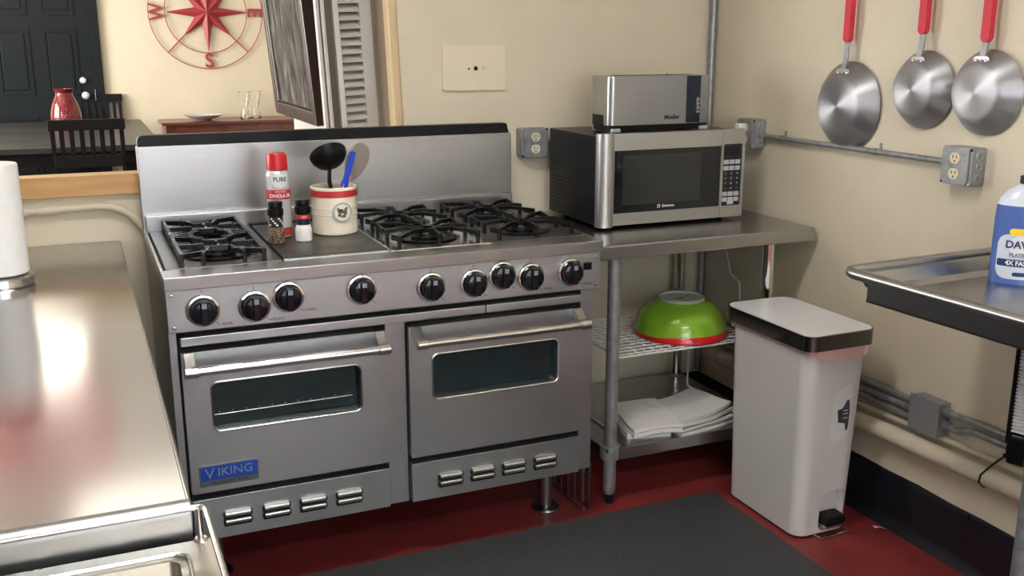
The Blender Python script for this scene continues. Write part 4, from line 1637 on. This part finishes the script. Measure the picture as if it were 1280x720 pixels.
# ================================================================== floor things
mt = MB()
MX1, MY1 = 1.690, .012
pts = rrect(-.25, MX1, -2.2, MY1, .012, 3)
mt.prism(pts, .0005, .011, bev=.003)
mo = tag(mt.build('floor_mat', 'mat'), 'black pebbled rubber anti-fatigue mat on the red floor', 'mat')
q = MB()
q.grid(6, 4, lambda u, v: ((u - .5) * .032 + .003 * math.sin(5 * v), (v - .5) * .012, .004 + .004 * math.sin(3 * u + v)))
tag(q.build('paper_scrap', 'pink', loc=(2.02, -.405, .001), rotz=-.5), 'small torn pink scrap on the floor by the dark baseboard', 'scrap')
# baking rack leaning beside the range leg
rk = thing('wire_rack', 'narrow chrome wire rack standing between the range and work table', 'rack', (0, 0, 0))
q = MB()
q.tube([(1.228, .065, .006), (1.228, .52, .006), (1.228, .52, .17), (1.228, .065, .17)], .004, 8, True)
q.build('rack_frame', 'chrome', rk)
q = MB()
q.tube([(1.256, .075, .005), (1.256, .52, .005), (1.256, .52, .16), (1.256, .075, .16)], .003, 8, True)
for i in range(9):
    y = .075 + i * .05
    q.tube([(1.228, y, .006), (1.228, y, .17)], .0022, 6)
    q.tube([(1.256, y + .01, .005), (1.256, y + .01, .16)], .002, 6)
for y in (.10, .49):
    q.tube([(1.228, y, .12), (1.256, y, .12)], .0022, 6)
q.build('rack_wires', 'steel_side', rk)

# ================================================================== dining room
dt = thing('dining_table', 'long dark wood dining table beyond the pass-through', 'table', (0, 0, 0))
q = MB()
q.box(-1.35, .40, 5.0, 7.42, .72, .762, .006)
q.build('table_top', 'table_wood', dt)
q = MB()
q.box(-1.28, .33, 5.07, 7.35, .63, .722, .003)
q.build('apron', 'dark_wood', dt)
for x in (-1.25, .30):
    for y in (5.10, 7.32):
        q = MB()
        q.box(x - .045, x + .045, y - .045, y + .045, 0, .64, .006)
        q.build('leg', 'dark_wood', dt)


def chair(label, loc, rot):
    """local: back at y=0 facing -y side is rear, seat to +y"""
    t = thing('dining_chair', label, 'chair', loc, rot, 'black slat back dining chairs')
    q = MB()
    q.box(-.225, .225, .0, .43, .44, .475, .008)
    q.build('seat', 'dark_wood', t)
    for x in (-.222, .198):
        q = MB()
        q.prism([(0.03, 0), (.065, 0), (.055, .45), (.0, .975), (-.032, .975), (.015, .45)], x, x + .028, YZ)
        q.build('leg', 'dark_wood', t)
    for x in (-.22, .18):
        q = MB()
        q.box(x, x + .04, .38, .42, 0, .44, .003)
        q.build('leg', 'dark_wood', t)
    q = MB()
    q.box(-.232, .236, -.036, -.004, .905, .975, .004)
    q.build('top_rail', 'dark_wood', t)
    q = MB()
    q.box(-.21, .21, -.018, .008, .66, .74, .004)
    q.build('lower_rail', 'dark_wood', t)
    q = MB()
    for i in range(6):
        x = -.170 + i * .061
        q.prism([(-.010, .74), (.010, .74), (-.006, .91), (-.026, .91)], x, x + .030, YZ)
    q.build('slats', 'dark_wood', t)
    return t


chair('black slat back chair in front of the table, seen from behind', (-.093, 4.62, 0), 0)
chair('black slat back chair at the far end of the dining table', (.045, 7.85, 0), PI)

vz = thing('vase', 'glossy red ribbed ceramic vase on the dining table', 'vase', (-.222, 6.75, .762))
q = MB()
q.lathe([(0, 0), (.105, 0), (.118, .02), (.122, .06), (.121, .10), (.114, .15), (.098, .20), (.080, .24), (.068, .27), (.066, .285), (.072, .30), (.082, .312), (.084, .318), (.078, .317), (.062, .290), (.06, .27), (.09, .2), (.11, .1), (.1, .02), (0, .015)], 48)
q.build('vase_body', 'red_glaze', vz)
q = MB()
for z, r in ((.085, .1225), (.10, .122), (.205, .0965), (.22, .090)):
    q.lathe([(r - .002, z - .004), (r + .0012, z), (r - .002, z + .004)], 48)
q.build('ribs', 'red_glaze', vz)

# sideboard
sd = thing('sideboard', 'reddish brown wooden sideboard against the dining room wall', 'sideboard', (0, 0, 0))
q = MB()
q.box(.585, 2.2, 7.38, 7.885, .695, .722, .005)
q.build('top', 'mahogany', sd)
q = MB()
q.box(.62, 2.17, 7.42, 7.88, .52, .696, .003)
for x in (.62, 2.11):
    for y in (7.42, 7.82):
        q.box(x, x + .06, y, y + .06, 0, .53, .004)
bo_ = q.build('body', 'mahogany', sd)
for x0 in (.70, 1.20, 1.70):
    q = MB()
    q.box(x0, x0 + .44, 7.405, 7.425, .54, .67, .004)
    dwo = q.build('drawer', 'mahogany', sd)
    q = MB()
    q.lathe([(0, .02), (.012, .018), (.01, .008), (.006, 0)], 14, T(x0 + .22, 7.405, .605) @ RX(PI / 2))
    q.build('drawer_knob', 'alu', dwo)
sv = MB()
sv.lathe([(0, 0), (.07, 0), (.075, .006), (.13, .022), (.175, .045), (.18, .052), (.17, .047), (.12, .026), (.06, .012), (0, .010)], 40)
tag(sv.build('serving_dish', 'can_body', loc=(.99, 7.62, .7225)), 'shallow silver serving dish on the sideboard', 'dish')
for i, (x, y, rot) in enumerate(((1.385, 7.62, 0), (1.495, 7.66, .5))):
    g = MB()
    g.lathe([(0, 0), (.046, 0), (.05, .004), (.05, .012), (.030, .10), (.029, .11), (.046, .19), (.060, .255), (.058, .258), (.043, .192), (.024, .11), (.024, .10), (.035, .02), (0, .014)], 16)
    tag(g.build('glass_vase', 'glass', loc=(x, y, .7225), rotz=rot), ('left' if i == 0 else 'right') + ' of two faceted clear glass vases on the sideboard', 'vase', 'clear glass vases on the sideboard')

# compass rose
cr = thing('wall_compass', 'red metal compass rose hanging on the dining room wall', 'wall decor', (1.112, 7.878, 1.735))
RO, RI = .535, .385
for nm, r in (('outer_ring', RO), ('inner_ring', RI)):
    q = MB()
    q.tube([(r * math.cos(2 * PI * i / 72), 0, r * math.sin(2 * PI * i / 72)) for i in range(72)], .0042, 8, True)
    q.build(nm, 'red_metal', cr)
for i in range(8):
    a = i * PI / 4
    ln = .385 if i % 2 == 0 else .33
    wd = .085
    ca, sa = math.cos(a), math.sin(a)
    b1, b2 = a - PI / 8, a + PI / 8
    rr = .118
    vv = [(0, -.062, 0), (rr * math.cos(b1), -.004, rr * math.sin(b1)), (ln * ca, -.004, ln * sa), (rr * math.cos(b2), -.004, rr * math.sin(b2)), (0, .004, 0), (rr * math.cos(b1), .004, rr * math.sin(b1)), (ln * ca, .004, ln * sa), (rr * math.cos(b2), .004, rr * math.sin(b2))]
    q = MB()
    q._add(vv, [(0, 1, 2), (0, 2, 3), (4, 6, 5), (4, 7, 6), (1, 5, 6, 2), (2, 6, 7, 3)])
    q.build('star_point', 'red_metal', cr, ang=5)
    if i % 2:
        q = MB()
        q.tube([(ln * ca * .95, 0, ln * sa * .95), (RO * ca, 0, RO * sa)], .006, 8)
        q.build('spoke', 'red_metal', cr)
rmid = (RO + RI) / 2
for s, x, z, a in (('N', 0, rmid, 0), ('S', 0, -rmid, 0), ('E', rmid, 0, PI / 2), ('W', -rmid, 0, -PI / 2)):
    text('letter', s, .19, 'red_metal', cr, T(x, 0, z) @ RY(a) @ T(0, 0, -.004) @ XZ, .006, sx=1.0 if s != 'W' else .80, bold=.003)

# painting on the partition wall, tipped forward at the top
pa = thing('framed_painting', 'large abstract painting in a dark wood frame beside the shutters', 'painting', (.716, 1.73, 1.157))
pa.rotation_euler = (0, -.083, 0)
PW, PH = .42, 1.25
q = MB()
q.box(-.004, .010, -PW + .05, PW - .05, .05, PH - .05)
q.build('canvas', 'canvas', pa)
q = MB()
for (a0, a1, z0, z1) in ((-PW, -PW + .06, 0, PH), (PW - .06, PW, 0, PH), (-PW + .06, PW - .06, 0, .055), (-PW + .06, PW - .06, PH - .055, PH)):
    q.box(-.022, .030, a0, a1, z0, z1, .006)
q.build('frame', 'frame_wood', pa)
q = MB()
q.tube([(-.010, -PW + .062, .058), (-.010, PW - .062, .058), (-.010, PW - .062, PH - .058), (-.010, -PW + .062, PH - .058)], .007, 6, True)
q.build('inner_liner', 'grey_sil', pa)

# folded louvred shutters at the side of the opening
sh = thing('louvered_shutter', 'off-white louvered shutter folded at the right of the opening', 'shutter', (.712, .93, 1.09), math.radians(8))
q = MB()
q.box(.084, .128, -.013, .013, 0, 1.03, .003).box(-.058, -.036, -.013, .013, 0, 1.03, .003)
q.box(-.038, .084, -.012, .012, 0, .05, .002).box(-.012, .084, -.012, .012, .97, 1.03, .002)
q.build('frame', 'shutter', sh)
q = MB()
q.box(-.05, .12, .026, .034, 0, 1.03, .002)  # dark sheet added so the gaps between slats look shaded
q.build('slat_shade_backing', 'shutter_gap', sh)
for i in range(32):
    q = MB()
    z = .062 + i * .0282
    q.box(-.004, .085, -.019, .019, -.0025, .0025, .001, T(0, 0, z + .01) @ RX(.62))
    q.build('slat', 'shutter', sh)
sh.rotation_euler = (0, -.045, math.radians(8))
sh2 = thing('shutter_panel', 'off-white folded shutter panel seen edge-on beside the painting', 'shutter', (.700, .90, 1.09), 0)
sh2.rotation_euler = (0, -.045, 0)
for xa, xb, ya, yb in ((-.008, .012, -.025, .02), (-.046, -.034, -.02, .02), (-.062, -.050, -.01, .02)):
    q = MB()
    q.box(xa, xb, ya, yb, 0, 1.03, .003)
    q.build('edge_board', 'shutter', sh2)
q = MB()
q.box(-.060, .006, .004, .018, 0, 1.03)  # dark filler painted as the shade between the edge boards
q.build('gap_shade_filler', 'shutter_gap', sh2)

# ================================================================== lamps
def troffer(label, x, y, sx, sy, mm, group):
    t = thing('ceiling_light', label, 'ceiling light', (x, y, CEIL), 0, group)
    q = MB()
    q.ring(rrect(-sx / 2, sx / 2, -sy / 2, sy / 2, .004, 1), rrect(-sx / 2 + .03, sx / 2 - .03, -sy / 2 + .03, sy / 2 - .03, .004, 1), -.06, -.001)
    q.build('frame', 'shutter', t)
    q = MB()
    q.box(-sx / 2 + .03, sx / 2 - .03, -sy / 2 + .03, sy / 2 - .03, -.05, -.045)
    q.build('diffuser', mm, t)


troffer('long ceiling light above the middle of the kitchen', .15, -.80, 1.25, .36, 'lampw', 'kitchen ceiling lights')
troffer('long ceiling light above the back of the kitchen', .35, -3.3, 1.25, .36, 'lampw', 'kitchen ceiling lights')
troffer('wide ceiling light above the dining table', -.55, 5.6, .6, 1.3, 'lampd', 'dining ceiling lights')
troffer('wide ceiling light near the pass-through in the dining room', .2, 2.6, 1.2, .4, 'lampd', 'dining ceiling lights')
pl = thing('guessed_pendant', 'red drum pendant added out of view to tint the counter reflection', 'lamp', (-.44, 2.9, 2.10))  # guessed and unseen, added so the steel counter reflects something pink
q = MB()
q.lathe([(.27, .0), (.30, 0.0), (.295, .30), (.26, .30), (.255, .28), (.285, .02)], 40)
q.build('reflected_drum', 'red_label', pl)
q = MB()
q.tube([(0, 0, .20), (0, 0, CEIL - 2.10)], .006, 8)
for k in range(3):
    a = k * 2 * PI / 3
    q.tube([(0, 0, .26), (.28 * math.cos(a), .28 * math.sin(a), .28)], .003, 6)
q.lathe([(0, .14), (.03, .16), (.035, .19), (.02, .22), (0, .23)], 20)
q.build('pendant_rod', 'black', pl)
